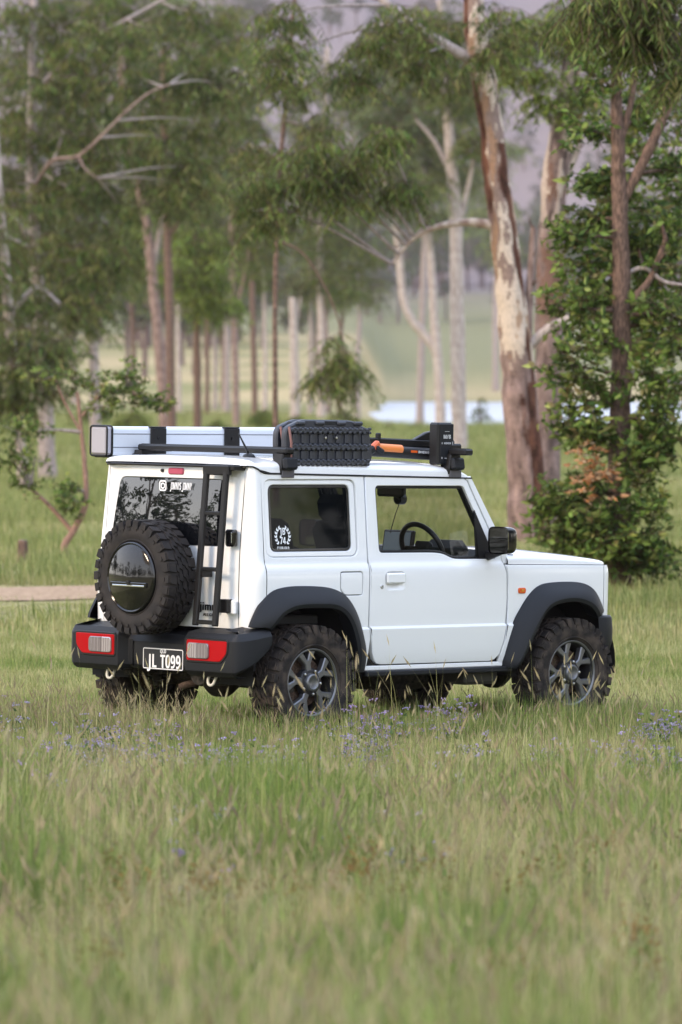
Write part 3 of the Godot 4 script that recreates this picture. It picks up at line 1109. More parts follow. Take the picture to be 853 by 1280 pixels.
	for y in [1.365, 1.030, 0.712]:
		b = B.new()
		b.box(Vector3(lerpf(-0.578, -0.500, (y - 0.69) / 0.95), y, 0.459), Vector3(0.024, 0.026, 0.14), 0.005)
		put(b, "rung", M.black, lad)
	b = B.new()
	b.box(Vector3(-0.500, 1.625, 0.462), Vector3(0.034, 0.060, 0.232), 0.006)
	put(b, "bracket", M.black, lad)
	b = B.new()
	b.box(Vector3(-0.455, 1.640, 0.575), Vector3(0.10, 0.03, 0.075), 0.004)
	b.box(Vector3(-0.470, 1.655, 0.46), Vector3(0.06, 0.008, 0.20), 0.002)
	put(b, "bracket", M.black, lad)
	b = B.new()
	b.box(Vector3(-0.518, 1.000, 0.395), Vector3(0.08, 0.04, 0.03), 0.004)
	put(b, "bracket", M.black, lad)
	# spare wheel
	var sw := node("spare_wheel", car)
	var ST := Transform3D(back, Vector3(-0.634, 0.967, -0.030))
	ST.basis = ST.basis * Basis(Vector3.BACK, 0.1)
	tyre(sw, ST, M.rubber_clean, true)
	b = B.new()
	b.lathe(ST, [Vector2(0.21, 0.03), Vector2(0.218, 0.105), Vector2(0.216, 0.116), Vector2(0.208, 0.121), Vector2(0.200, 0.116)], 64, true)
	put(b, "cover_rim", M.gloss, sw)
	b = B.new()
	b.lathe(ST, [Vector2(0.200, 0.114), Vector2(0.190, 0.122), Vector2(0.0, 0.132)], 64, true)
	put(b, "cover", M.gloss, sw)
	var SF := Transform3D(back, Vector3(-0.634, 0.967, -0.030))
	b = B.new()
	b.box(SF * Vector3(0, -0.044, 0.132), Vector3(0.012, 0.030, 0.33), 0.004)
	put(b, "cover_bar", M.gloss, sw)
	b = B.new()
	b.box(SF * Vector3(0.005, -0.050, 0.1385), Vector3(0.006, 0.010, 0.29), 0.002)
	put(b, "cover_strip", M.chrome, sw)
	b = B.new()
	b.box(SF * Vector3(0.0, -0.03, 0.139), Vector3(0.008, 0.018, 0.03), 0.002)
	put(b, "cover_latch", M.black, sw)
	b = B.new()
	b.box(Vector3(-0.50, 0.967, -0.03), Vector3(0.10, 0.24, 0.24), 0.02)
	put(b, "spare_carrier", M.black, sw)
	# rear bumper swept from side to side
	b = B.new()
	var rows := []
	var zl := [0.0, 0.15, 0.262, 0.272, 0.300, 0.310, 0.42, 0.55, 0.66, 0.700, 0.724]
	var pl := [] # z, face x, top y at face, bottom y
	for z in zl:
		var t := smoothstep(0.268, 0.304, z)
		pl.append([z, lerpf(-0.548, -0.604, t), lerpf(0.592, 0.618, t), 0.385 if z > 0.3 else 0.40, 0.0])
	pl.append_array([[0.750, -0.592, 0.618, 0.388, 0.5], [0.775, -0.565, 0.620, 0.405, 1.0], [0.787, -0.52, 0.624, 0.425, 1.0], [0.794, -0.46, 0.632, 0.455, 1.0], [0.799, -0.40, 0.642, 0.505, 1.0], [0.801, -0.345, 0.650, 0.570, 1.0]])
	var all := []
	for k in range(pl.size() - 1, 0, -1):
		all.append([-pl[k][0], pl[k][1], pl[k][2], pl[k][3], pl[k][4]])
	all.append_array(pl)
	for p in all:
		var row := PackedVector3Array()
		var s := signf(p[0])
		var inx: float = (1.0 - p[4])
		var inz: float = p[4] * s
		var yb: float = p[3]
		var yt: float = p[2]
		var ym := lerpf(yb, yt, 0.42)
		for q in [[0.15, yt + 0.055], [0.030, yt + 0.030], [0.012, yt + 0.008], [0.0, yt - 0.012], [-0.002, ym], [0.004, lerpf(yb, ym, 0.35)], [0.022, yb + 0.012], [0.045, yb], [0.12, yb + 0.005]]:
			row.append(Vector3(p[1] + inx * q[0], q[1], p[0] - inz * q[0]))
		rows.append(row)
	var nb := all.size() - 1
	b.facets(rows, [6, 8, 9, 11, nb - 17 + 0, nb - 9, nb - 8, nb - 6], [1, 3, 5, 7], true)
	var bp := put(b, "rear_bumper", M.plastic, car)
	b = B.new()
	b.prism(Transform3D(back, Vector3(-0.54, 0.497, 0.04)), rrect(-0.27, -0.085, 0.24, 0.082, 0.01), -0.02, 0.016, 0.008)
	put(b, "plate_recess", M.plastic, bp)
	for s in [1.0, -1.0]:
		# tail lamp: black bezel, red lens, clear lens
		var lp := rounded([[0.330, 0.480, 0.015], [0.630, 0.480, 0.02], [0.685, 0.530, 0.02], [0.690, 0.606, 0.012], [0.330, 0.606, 0.012]])
		var q := PackedVector2Array()
		for p in lp: q.append(Vector2(p.x * s, p.y))
		q = B.ccw(q)
		var bt := B.new()
		bt.prism(Transform3D(back, Vector3(-0.600, 0, 0)), B.inset(q, -0.012), -0.01, 0.010, 0.004)
		var lamp := put(bt, "tail_lamp", M.black, car)
		bt = B.new()
		bt.prism(Transform3D(back, Vector3(-0.600, 0, 0)), q, 0.0, 0.013, 0.004)
		put(bt, "red_lens", M.red, lamp)
		for k in 2:
			bt = B.new()
			var z0: float = [0.348, 0.432][k]
			var z1: float = [0.430, 0.535][k]
			if s < 0: z0 = [0.352, 0.440][k]; z1 = [0.438, 0.560][k]
			var cp := rounded([[z0, 0.494, 0.020 if k == 0 else 0.0], [z1, 0.494, 0.0 if k == 0 else 0.024], [z1, 0.588, 0.0 if k == 0 else 0.024], [z0, 0.588, 0.020 if k == 0 else 0.0]])
			var cq := PackedVector2Array()
			for p in cp: cq.append(Vector2(p.x * s, p.y))
			bt.prism(Transform3D(back, Vector3(-0.612, 0, 0)), B.ccw(cq), 0.0, 0.012, 0.004)
			put(bt, "clear_lens", M.clear if k == 0 else M.clear_dull, lamp)
			for j in 3:
				bt = B.new()
				bt.box(Vector3(-0.6245, 0.541, s * lerpf(z0, z1, (j + 1.0) / 4.0)), Vector3(0.002, 0.082, 0.004), 0.0008)
				put(bt, "lens_rib", M.clear_dull if k == 0 else M.clear, lamp)
		bt = B.new()
		# tow hook
		bt.tube(curve([Vector3(-0.50, 0.43, s * 0.462 - 0.018), Vector3(-0.53, 0.37, s * 0.462 - 0.022), Vector3(-0.54, 0.335, s * 0.462 - 0.005), Vector3(-0.53, 0.34, s * 0.462 + 0.022), Vector3(-0.50, 0.40, s * 0.462 + 0.022)], 16), 0.009, 8)
		put(bt, "tow_hook", mat(0.62, 0.60, 0.52, 0.5), car)
	# number plate
	b = B.new()
	var np := node("number_plate", car)
	var NT := Transform3D(back, Vector3(-0.556, 0.472, 0.062))
	b.prism(NT, rrect(-0.186, -0.067, 0.186, 0.067, 0.014), -0.004, 0.003, 0.001)
	put(b, "plate", mat(0.010, 0.010, 0.016, 0.4), np)
	b = B.new()
	var o1 := B.ccw(rrect(-0.182, -0.063, 0.182, 0.063, 0.013))
	var i1 := B.inset(o1, 0.0055)
	for k in o1.size():
		var j := (k + 1) % o1.size()
		b.flat(NT * B.V3(o1[k], 0.0045), NT * B.V3(o1[j], 0.0045), NT * B.V3(i1[j], 0.0045), NT * B.V3(i1[k], 0.0045), NT.basis.z)
	put(b, "plate_border", M.print, np)
	text("JL", 0.112, M.print, NT * Transform3D(Basis(), Vector3(-0.096, -0.016, 0.0040)), "letters", np, "Droid Sans", 700, 0.80, 0.002)
	text("T099", 0.112, M.print, NT * Transform3D(Basis(), Vector3(0.068, -0.016, 0.0040)), "letters", np, "Droid Sans", 700, 0.76, 0.002)
	text("QLD", 0.030, M.print, NT * Transform3D(Basis(), Vector3(0.000, 0.046, 0.0040)), "letters", np, "Droid Sans", 600, 0.95, 0.002)
	# club sticker on the side window: two laurel halves, two lines, a name
	var SW := Transform3D(Basis(Vector3(1, 0, 0), Vector3(0, 0.9968, -0.085).normalized(), Vector3(0, 0.085, 0.9968).normalized()).scaled(Vector3(0.84, 0.84, 0.84)), Vector3(-0.163, 1.218, zs(1.218) - 0.0145))
	var stk := node("club_sticker", car, SW)
	text("JB", 0.070, M.print, Transform3D(Basis(), Vector3(0.003, 0.050, 0.0)), "sticker_text", stk, "Droid Sans", 800, 0.75)
	text("74", 0.070, M.print, Transform3D(Basis(), Vector3(0.0, -0.016, 0.0)), "sticker_text", stk, "Droid Sans", 800, 0.75)
	text("CLUB QLD", 0.030, M.print, Transform3D(Basis(), Vector3(0.0, -0.070, 0.0)), "sticker_text", stk, "Droid Sans", 800, 0.85)
	for s in [1.0, -1.0]:
		b = B.new()
		for k in 6:
			var a := lerpf(-0.95, 0.95, k / 5.0)
			var p := Vector3(s * 0.066 * cos(a), 0.016 + 0.066 * sin(a), 0)
			for g in [-1.0, 1.0]:
				var d := Vector3(s * (-sin(a) + g * 0.55 * cos(a)), cos(a) + g * 0.55 * sin(a), 0).normalized()
				var w := Vector3(-d.y, d.x, 0) * 0.008
				var e := p + d * 0.027
				b.flat(p, p + d * 0.010 + w, e, p + d * 0.010 - w, Vector3.BACK)
		put(b, "laurel", M.print, stk)


func car_inside(car: Node3D, M: Dictionary) -> void:
	var b := B.new()
	b.box(Vector3(0.68, 0.44, 0), Vector3(2.1, 0.05, 1.30), 0.01)
	b.box(Vector3(-0.10, 0.72, 0), Vector3(0.60, 0.06, 1.25), 0.01)
	put(b, "floor_pan", M.trim, car)
	for s in [1.0, -1.0]:
		var st := node("front_seat", car)
		b = B.new()
		b.box(Vector3(1.02, 0.74, s * 0.36), Vector3(0.50, 0.16, 0.48), 0.05, Basis(Vector3.BACK, 0.12))
		put(b, "seat_cushion", M.seat, st)
		b = B.new()
		b.box(Vector3(0.70, 1.02, s * 0.36), Vector3(0.13, 0.60, 0.47), 0.05, Basis(Vector3.BACK, 0.32))
		put(b, "seat_back", M.seat, st)
		b = B.new()
		b.box(Vector3(0.565, 1.39, s * 0.36), Vector3(0.10, 0.17, 0.27), 0.045, Basis(Vector3.BACK, 0.2))
		put(b, "head_rest", M.seat, st)
		st = node("rear_seat", car)
		b = B.new()
		b.box(Vector3(-0.02, 0.94, s * 0.28), Vector3(0.11, 0.46, 0.50), 0.04, Basis(Vector3.BACK, 0.25))
		put(b, "seat_back", M.seat, st)
		b = B.new()
		b.box(Vector3(-0.11, 1.22, s * 0.28), Vector3(0.09, 0.12, 0.26), 0.035, Basis(Vector3.BACK, 0.15))
		put(b, "head_rest", M.seat, st)
	b = B.new()
	var P := Transform3D(Basis(), Vector3(0, 0, -0.63))
	b.prism(P, P2([[1.56, 0.72], [1.72, 0.72], [1.72, 1.120], [1.62, 1.128], [1.51, 1.085], [1.50, 0.98]]), 0.0, 1.26, 0.01)
	var dash := put(b, "dashboard", M.trim, car)
	b = B.new()
	b.box(Vector3(1.545, 1.125, 0.36), Vector3(0.14, 0.12, 0.34), 0.05)
	put(b, "instrument_hood", M.trim, dash)
	b = B.new()
	b.box(Vector3(1.455, 1.155, 0.02), Vector3(0.03, 0.165, 0.27), 0.008, Basis(Vector3.BACK, -0.15))
	var sc := put(b, "screen_case", M.black, dash)
	b = B.new()
	b.box(Vector3(1.4385, 1.158, 0.02), Vector3(0.004, 0.135, 0.235), 0.001, Basis(Vector3.BACK, -0.15))
	put(b, "screen", M.screen, sc)
	var sw := node("steering_wheel", car, Transform3D(Basis(Vector3.BACK, 0.42) * Basis(Vector3.UP, -PI / 2), Vector3(1.335, 1.125, 0.36)))
	b = B.new()
	var ring := []
	for k in 33:
		ring.append(Vector3(cos(TAU * k / 32), sin(TAU * k / 32), 0) * 0.175)
	b.tube(ring, 0.017, 10, false)
	put(b, "wheel_ring", M.black, sw)
	b = B.new()
	b.box(Vector3(0, -0.01, -0.02), Vector3(0.15, 0.12, 0.05), 0.03)
	b.box(Vector3(0, 0.0, -0.01), Vector3(0.33, 0.035, 0.02), 0.008)
	b.box(Vector3(0, -0.09, -0.01), Vector3(0.05, 0.16, 0.02), 0.008)
	put(b, "wheel_boss", M.trim, sw)
	# rear-view mirror, dash camera and its cord
	var rv := node("rear_view_mirror", car)
	b = B.new()
	b.box(Vector3(1.40, 1.485, 0.0), Vector3(0.035, 0.075, 0.24), 0.014)
	put(b, "mirror_case", M.black, rv)
	b = B.new()
	b.box(Vector3(1.44, 1.475, 0.05), Vector3(0.07, 0.09, 0.06), 0.02)
	b.lathe(Transform3D(Basis(Vector3(0, 0, -1), Vector3.UP, Vector3.RIGHT), Vector3(1.40, 1.435, 0.06)), [Vector2(0.036, 0.0), Vector2(0.036, 0.05), Vector2(0.0, 0.052)], 20, true)
	put(b, "camera", M.black, rv)
	b = B.new()
	b.tube([Vector3(1.42, 1.41, 0.06), Vector3(1.405, 1.34, 0.04), Vector3(1.38, 1.22, 0.02)], 0.003, 5)
	put(b, "cord", M.black, rv)
	b = B.new()
	b.box(Vector3(1.36, 1.545, 0.36), Vector3(0.15, 0.02, 0.36), 0.008)
	put(b, "sun_visor", M.trim, car)


func car_under(car: Node3D, M: Dictionary) -> void:
	var b := B.new()
	for s in [1.0, -1.0]:
		b = B.new()
		b.box(Vector3(1.1, 0.40, s * 0.40), Vector3(3.1, 0.10, 0.07), 0.01)
		put(b, "chassis_rail", M.under, car)
		b = B.new()
		b.box(Vector3(0.10, 0.30, s * 0.47), Vector3(0.50, 0.03, 0.05), 0.008, Basis(Vector3.BACK, 0.05))
		put(b, "trailing_arm", M.under, car)
		for x in [0.0, 2.25]:
			b = B.new()
			var coil := []
			for k in 57:
				coil.append(Vector3(x + 0.055 * cos(k * 0.78), 0.36 + 0.0045 * k, s * 0.46 + 0.055 * sin(k * 0.78)))
			b.tube(coil, 0.008, 6)
			put(b, "spring", M.under, car)
			b = B.new()
			b.tube([Vector3(x - 0.09, 0.30, s * 0.52), Vector3(x - 0.12, 0.68, s * 0.48)], [0.03, 0.026], 10)
			put(b, "damper", M.under, car)
	for x in [0.0, 2.25]:
		b = B.new()
		b.tube([Vector3(x, 0.35, -0.64), Vector3(x, 0.35, 0.64)], 0.042, 14)
		var z0 := 0.10 if x > 1.0 else -0.02
		b.lathe(Transform3D(Basis(Vector3(0, 0, -1), Vector3.UP, Vector3.RIGHT), Vector3(x, 0.35, z0)), [Vector2(0.0, -0.12), Vector2(0.08, -0.11), Vector2(0.125, -0.05), Vector2(0.13, 0.02), Vector2(0.09, 0.09), Vector2(0.05, 0.13), Vector2(0.0, 0.14)], 20, false)
		put(b, "axle", M.under, car)
	b = B.new()
	b.box(Vector3(0.75, 0.34, -0.2), Vector3(0.75, 0.17, 0.45), 0.03)
	put(b, "fuel_tank", M.under, car)
	b = B.new()
	b.box(Vector3(1.35, 0.34, 0.05), Vector3(0.5, 0.2, 0.3), 0.04)
	put(b, "gearbox", M.under, car)
	b = B.new()
	b.box(Vector3(1.62, 0.335, 0.52), Vector3(0.30, 0.10, 0.20), 0.02)
	put(b, "skid_plate", mat(0.05, 0.05, 0.045, 0.7), car)
	b = B.new()
	b.tube([Vector3(1.2, 0.36, -0.02), Vector3(0.0, 0.38, -0.02)], 0.03, 10)
	put(b, "drive_shaft", M.under, car)
	b = B.new()
	b.lathe(Transform3D(Basis(Vector3(0, 0, -1), Vector3.UP, Vector3.RIGHT), Vector3(-0.33, 0.40, 0.30)), [Vector2(0.0, -0.16), Vector2(0.075, -0.155), Vector2(0.085, -0.13), Vector2(0.085, 0.13), Vector2(0.075, 0.155), Vector2(0.0, 0.16)], 20, false)
	put(b, "muffler", M.under, car)
	b = B.new()
	b.tube(curve([Vector3(-0.2, 0.36, 0.26), Vector3(-0.36, 0.34, 0.20), Vector3(-0.44, 0.315, 0.135), Vector3(-0.47, 0.30, 0.115)], 10), 0.022, 12)
	put(b, "exhaust_pipe", M.rust, car)
	b = B.new()
	b.box(Vector3(1.05, 0.46, 0), Vector3(3.0, 0.02, 1.28), 0.005)
	put(b, "underbody", M.dark, car)
	b = B.new()
	b.tube([Vector3(-0.45, 0.44, -0.60), Vector3(-0.45, 0.44, 0.60)], 0.035, 10)
	put(b, "rear_crossmember", M.under, car)

# ------------------------------------------------------------------ what is carried on the roof
func in_car(at := Vector3(), bs := Basis()) -> Transform3D:
	return CAR * Transform3D(bs, at)


func build_gear() -> void:
	var M := CM
	# roof rack: two bars on feet
	var rack := node("roof_rack", self, CAR)
	tag(rack, "black roof rack of two cross bars on feet clamped to the white car's gutters", "roof rack")
	for bar in [[-0.12, -0.66, 0.70, 1.745], [1.30, -0.66, 0.80, 1.742]]:
		var b := B.new()
		b.box(Vector3(bar[0], bar[3], (bar[1] + bar[2]) * 0.5), Vector3(0.075, 0.040, bar[2] - bar[1]), 0.010)
		var br := put(b, "cross_bar", M.black, rack)
		b = B.new()
		b.box(Vector3(bar[0], bar[3] + 0.021, (bar[1] + bar[2]) * 0.5), Vector3(0.020, 0.004, bar[2] - bar[1] - 0.02), 0.001)
		put(b, "bar_groove", M.dark, br)
		for s in [1.0, -1.0]:
			b = B.new()
			var pl := P2([[-0.055, 1.604], [0.055, 1.604], [0.060, 1.64], [0.045, 1.728], [-0.045, 1.728], [-0.060, 1.64]])
			b.prism(Transform3D(Basis() if s > 0 else Basis(Vector3.UP, PI), Vector3(bar[0], 0, s * 0.645)), pl, -0.04, 0.035, 0.008)
			var ft := put(b, "foot", M.black, rack)
			b = B.new()
			b.box(Vector3(bar[0], 1.668, s * 0.695), Vector3(0.105, 0.075, 0.040), 0.012, Basis(Vector3.RIGHT, -0.18 * s))
			put(b, "foot_cover", M.plastic, ft)
			b = B.new()
			b.box(Vector3(bar[0], 1.606, s * 0.676), Vector3(0.10, 0.045, 0.012), 0.003)
			put(b, "gutter_clamp", mat(0.10, 0.10, 0.12, 0.4, 0.4), ft)
	# rolled awning in its aluminium case along the left side
	var aw := node("awning_case", self, CAR)
	tag(aw, "long silver aluminium awning case with grey fabric end cap, along the roof's far side", "awning")
	var b := B.new()
	var al := mat(0.62, 0.66, 0.73, 0.38, 0.25)
	b.prism(Transform3D(Basis(Vector3(0, 0, 1), Vector3.UP, Vector3(-1, 0, 0)), Vector3(1.62, 0, -0.77)), rounded([[-0.075, 1.690, 0.02], [0.072, 1.690, 0.012], [0.075, 1.705, 0.004], [0.075, 1.852, 0.01], [0.060, 1.870, 0.015], [-0.06, 1.872, 0.03]]), 0.0, 1.947, 0.002)
	var cs := put(b, "case", al, aw)
	for y in [1.742, 1.825]:
		b = B.new()
		b.box(Vector3(0.647, y, -0.6945), Vector3(1.94, 0.006, 0.003), 0.001)
		put(b, "case_groove", mat(0.16, 0.17, 0.2, 0.5, 0.3), cs)
	b = B.new()
	b.box(Vector3(0.647, 1.832, -0.6955), Vector3(1.94, 0.012, 0.005), 0.002)
	b.box(Vector3(0.647, 1.700, -0.6955), Vector3(1.94, 0.018, 0.005), 0.002)
	put(b, "case_rib", al, cs)
	b = B.new()
	b.box(Vector3(-0.353, 1.782, -0.772), Vector3(0.050, 0.176, 0.152), 0.014)
	var cap := put(b, "end_cap", noisy(mat(0, 0, 0, 0.85), 0.3, Color(0.30, 0.29, 0.33), Color(0.42, 0.41, 0.45), Vector3(6, 6, 6), 31, 0.06), aw)
	b = B.new()
	for x in [-0.374, -0.330]:
		var q := []
		for p in B.ccw(rrect(-0.850, 1.690, -0.694, 1.874, 0.022)):
			q.append(Vector3(x, p.y, p.x))
		q.append(q[0])
		b.tube(q, 0.006, 6)
	put(b, "cap_piping", M.black, cap)
	b = B.new()
	b.box(Vector3(-0.30, 1.684, -0.76), Vector3(0.13, 0.012, 0.13), 0.004)
	b.tube([Vector3(-0.18, 1.69, -0.70), Vector3(-0.20, 1.66, -0.69), Vector3(-0.195, 1.65, -0.69)], 0.008, 6)
	put(b, "cap_strap", M.black, cap)
	for x in [0.045, 0.665, 1.45]:
		b = B.new()
		b.box(Vector3(x, 1.776, -0.688), Vector3(0.130, 0.172, 0.008), 0.003)
		b.box(Vector3(x, 1.868, -0.70), Vector3(0.130, 0.010, 0.03), 0.003)
		b.box(Vector3(x, 1.725, -0.655), Vector3(0.11, 0.012, 0.07), 0.003)
		var bk := put(b, "bracket", M.black, aw)
		b = B.new()
		for y in [1.735, 1.80]:
			b.lathe(Transform3D(Basis(), Vector3(x, y, -0.684)), [Vector2(0.012, 0.0), Vector2(0.011, 0.006), Vector2(0.0, 0.007)], 6, true, false)
		put(b, "bolt", M.black, bk)
	# recovery boards, one behind the other
	var labels := ["black recovery board with studded rows, the outer one facing out beside the roof rack", "black recovery board, the inner one pressed behind the outer board on the roof"]
	for k in 2:
		recovery_board(k, labels[k])
	# shovel
	var sh := node("shovel", self, CAR)
	tag(sh, "black folding shovel with orange grip lying along the roof rack above the door", "shovel")
	b = B.new()
	b.tube([Vector3(0.56, 1.756, 0.50), Vector3(1.32, 1.722, 0.50)], 0.038, 16)
	put(b, "handle_tube", M.black, sh)
	b = B.new()
	b.tube([Vector3(0.735, 1.765, 0.522), Vector3(0.76, 1.765, 0.522), Vector3(0.975, 1.755, 0.522)], [0.020, 0.027, 0.027], 16)
	put(b, "orange_grip", mat(0.75, 0.22, 0.05, 0.4), sh)
	b = B.new()
	b.box(Vector3(0.742, 1.775, 0.535), Vector3(0.075, 0.045, 0.04), 0.012, Basis(Vector3.BACK, 0.6))
	put(b, "orange_clamp", mat(0.60, 0.13, 0.05, 0.4), sh)
	b = B.new()
	b.box(Vector3(0.70, 1.745, 0.535), Vector3(0.07, 0.05, 0.05), 0.012, Basis(Vector3.BACK, 0.5))
	b.box(Vector3(0.765, 1.752, 0.548), Vector3(0.07, 0.028, 0.04), 0.008, Basis(Vector3.BACK, -0.5))
	put(b, "clamp_lever", M.plastic, sh)
	b = B.new()
	b.box(Vector3(1.00, 1.795, 0.47), Vector3(0.66, 0.050, 0.03), 0.008, Basis(Vector3.BACK, -0.03))
	b.box(Vector3(0.83, 1.835, 0.47), Vector3(0.03, 0.04, 0.03), 0.006)
	b.prism(Transform3D(Basis(), Vector3(0, 0, 0.45)), P2([[1.10, 1.80], [1.30, 1.80], [1.30, 1.87], [1.24, 1.86]]), 0.0, 0.03, 0.006)
	put(b, "blade", M.black, sh)
	b = B.new()
	b.box(Vector3(1.075, 1.741, 0.539), Vector3(0.055, 0.014, 0.002), 0.0005, Basis(Vector3.BACK, -0.045))
	put(b, "label_patch", M.orange, sh)
	b = B.new()
	for k in 8:
		b.box(Vector3(1.118 + k * 0.0135, 1.7385 - k * 0.0006, 0.5385), Vector3(0.009, 0.013 if k % 3 else 0.017, 0.002), 0.0005)
	put(b, "label_print", mat(0.5, 0.5, 0.52, 0.6), sh)
	# upright holder at the front of the rack
	var hd := node("mounting_block", self, CAR)
	tag(hd, "tall black mounting block standing upright at the front of the roof rack", "bracket")
	b = B.new()
	b.box(Vector3(1.245, 1.792, 0.600), Vector3(0.135, 0.262, 0.085), 0.012)
	put(b, "block", M.black, hd)
	b = B.new()
	b.box(Vector3(1.253, 1.792, 0.6435), Vector3(0.116, 0.245, 0.006), 0.003)
	put(b, "face_plate", M.plastic, hd)
	b = B.new()
	b.box(Vector3(1.330, 1.770, 0.62), Vector3(0.11, 0.045, 0.06), 0.01)
	b.box(Vector3(1.300, 1.800, 0.62), Vector3(0.06, 0.03, 0.05), 0.01)
	put(b, "clamp", M.black, hd)
	b = B.new()
	b.box(Vector3(1.253, 1.868, 0.6475), Vector3(0.040, 0.004, 0.002), 0.0005)
	put(b, "print_line", mat(0.3, 0.3, 0.3, 0.6), hd)
	text("M/B", 0.034, mat(0.55, 0.55, 0.55, 0.6), Transform3D(Basis(), Vector3(1.253, 1.835, 0.647)), "print", hd, "Droid Sans", 800, 1.0, 0.002)
	b = B.new()
	for k in 5:
		b.box(Vector3(1.232 + k * 0.0125, 1.795, 0.6475), Vector3(0.009, 0.014 if k % 2 else 0.011, 0.002), 0.0005)
	b.box(Vector3(1.210, 1.795, 0.6475), Vector3(0.006, 0.012, 0.002), 0.0005)
	b.box(Vector3(1.302, 1.795, 0.6475), Vector3(0.006, 0.020, 0.002), 0.0005)
	for k in 4:
		b.box(Vector3(1.238 + k * 0.011, 1.702, 0.6475), Vector3(0.008, 0.006, 0.002), 0.0005)
	b.box(Vector3(1.210, 1.704, 0.6475), Vector3(0.008, 0.012, 0.002), 0.0005)
	put(b, "print", mat(0.38, 0.38, 0.40, 0.6), hd)
	# aerial
	var an := node("aerial", self, CAR)
	tag(an, "short black whip aerial with a domed base on the roof behind the recovery boards", "aerial")
	b = B.new()
	b.lathe(Transform3D(Basis(Vector3.RIGHT, -PI / 2), Vector3(-0.215, 1.690, 0.43)), [Vector2(0.046, 0.0), Vector2(0.044, 0.010), Vector2(0.032, 0.028), Vector2(0.014, 0.038), Vector2(0.0, 0.040)], 20, true)
	put(b, "base", M.black, an)
	b = B.new()
	b.tube([Vector3(-0.215, 1.72, 0.43), Vector3(-0.300, 1.845, 0.43)], [0.008, 0.004], 8)
	put(b, "whip", M.black, an)


func recovery_board(k: int, label: String) -> void:
	var M := CM
	var rb := node("recovery_board", self, in_car(Vector3(0.245, 1.775, 0.640 - 0.075 * k)))
	tag(rb, label, "recovery board", "recovery boards on the roof")
	var m := mat(0.019, 0.022, 0.033, 0.5, 0.0, 0.6)
	var b := B.new()
	var ol := rounded([[-0.36, -0.10, 0.03], [-0.33, -0.13, 0.03], [-0.22, -0.165, 0.04], [0.20, -0.165, 0.04], [0.33, -0.125, 0.03], [0.375, -0.08, 0.03], [0.345, 0.09, 0.03], [0.30, 0.118, 0.03], [0.19, 0.158, 0.04], [-0.22, 0.160, 0.04], [-0.34, 0.118, 0.03], [-0.362, 0.08, 0.03]])
	b.prism(Transform3D(), ol, -0.030, 0.006, 0.008)
	put(b, "board", m, rb)
	# raised ribs across, studded rails along, hand holes
	for y in [0.095, -0.006, -0.100]:
		b = B.new()
		b.box(Vector3(0.0, y, 0.016), Vector3(0.66, 0.030, 0.024), 0.008)
		put(b, "rail", m, rb)
	b = B.new()
	for y in [0.105, 0.082, 0.006, -0.018, -0.088, -0.112]:
		for j in 16:
			b.box(Vector3(-0.31 + 0.0415 * j + (0.012 if y > 0.0 else 0.0), y, 0.022 + 0.003 * (j % 2)), Vector3(0.024, 0.018, 0.016), 0.005)
	put(b, "studs", m, rb).set_meta("kind", "stuff")
	for j in 9:
		b = B.new()
		b.box(Vector3(-0.29 + 0.0725 * j, 0.044, 0.010), Vector3(0.036, 0.062, 0.018), 0.005)
		put(b, "rib", m, rb)
		b = B.new()
		b.box(Vector3(-0.29 + 0.0725 * j, -0.055, 0.010), Vector3(0.036, 0.055, 0.018), 0.005)
		put(b, "rib", m, rb)
	for x in [-0.24, -0.08, 0.10, 0.24]:
		b = B.new()
		b.box(Vector3(x, 0.138, 0.010), Vector3(0.075, 0.026, 0.022), 0.008)
		put(b, "lug", m, rb)
	for q in [[0.02, 0.140, 0.11, 0.022], [0.02, -0.142, 0.10, 0.024]]:
		b = B.new()
		b.box(Vector3(q[0], q[1], 0.0065), Vector3(q[2], q[3], 0.003), 0.001)
		put(b, "hand_hole", CM.dark if q[1] > 0.0 else mat(0.35, 0.36, 0.40, 0.5), rb)
	for x in [-0.045, 0.045]:
		b = B.new()
		b.lathe(Transform3D(Basis(), Vector3(x, 0.05, 0.018)), [Vector2(0.009, 0.0), Vector2(0.008, 0.010), Vector2(0.0, 0.012)], 10, true)
		put(b, "bolt", CM.steel, rb)
	b = B.new()
	b.tube([Vector3(-0.345, 0.115, 0.02), Vector3(-0.352, 0.02, 0.05), Vector3(-0.335, -0.12, 0.03)], 0.008, 6)
	put(b, "strap", mat(0.20, 0.10, 0.09, 0.8), rb)

# ------------------------------------------------------------------ ground
var ground_noise := FastNoiseLite.new()


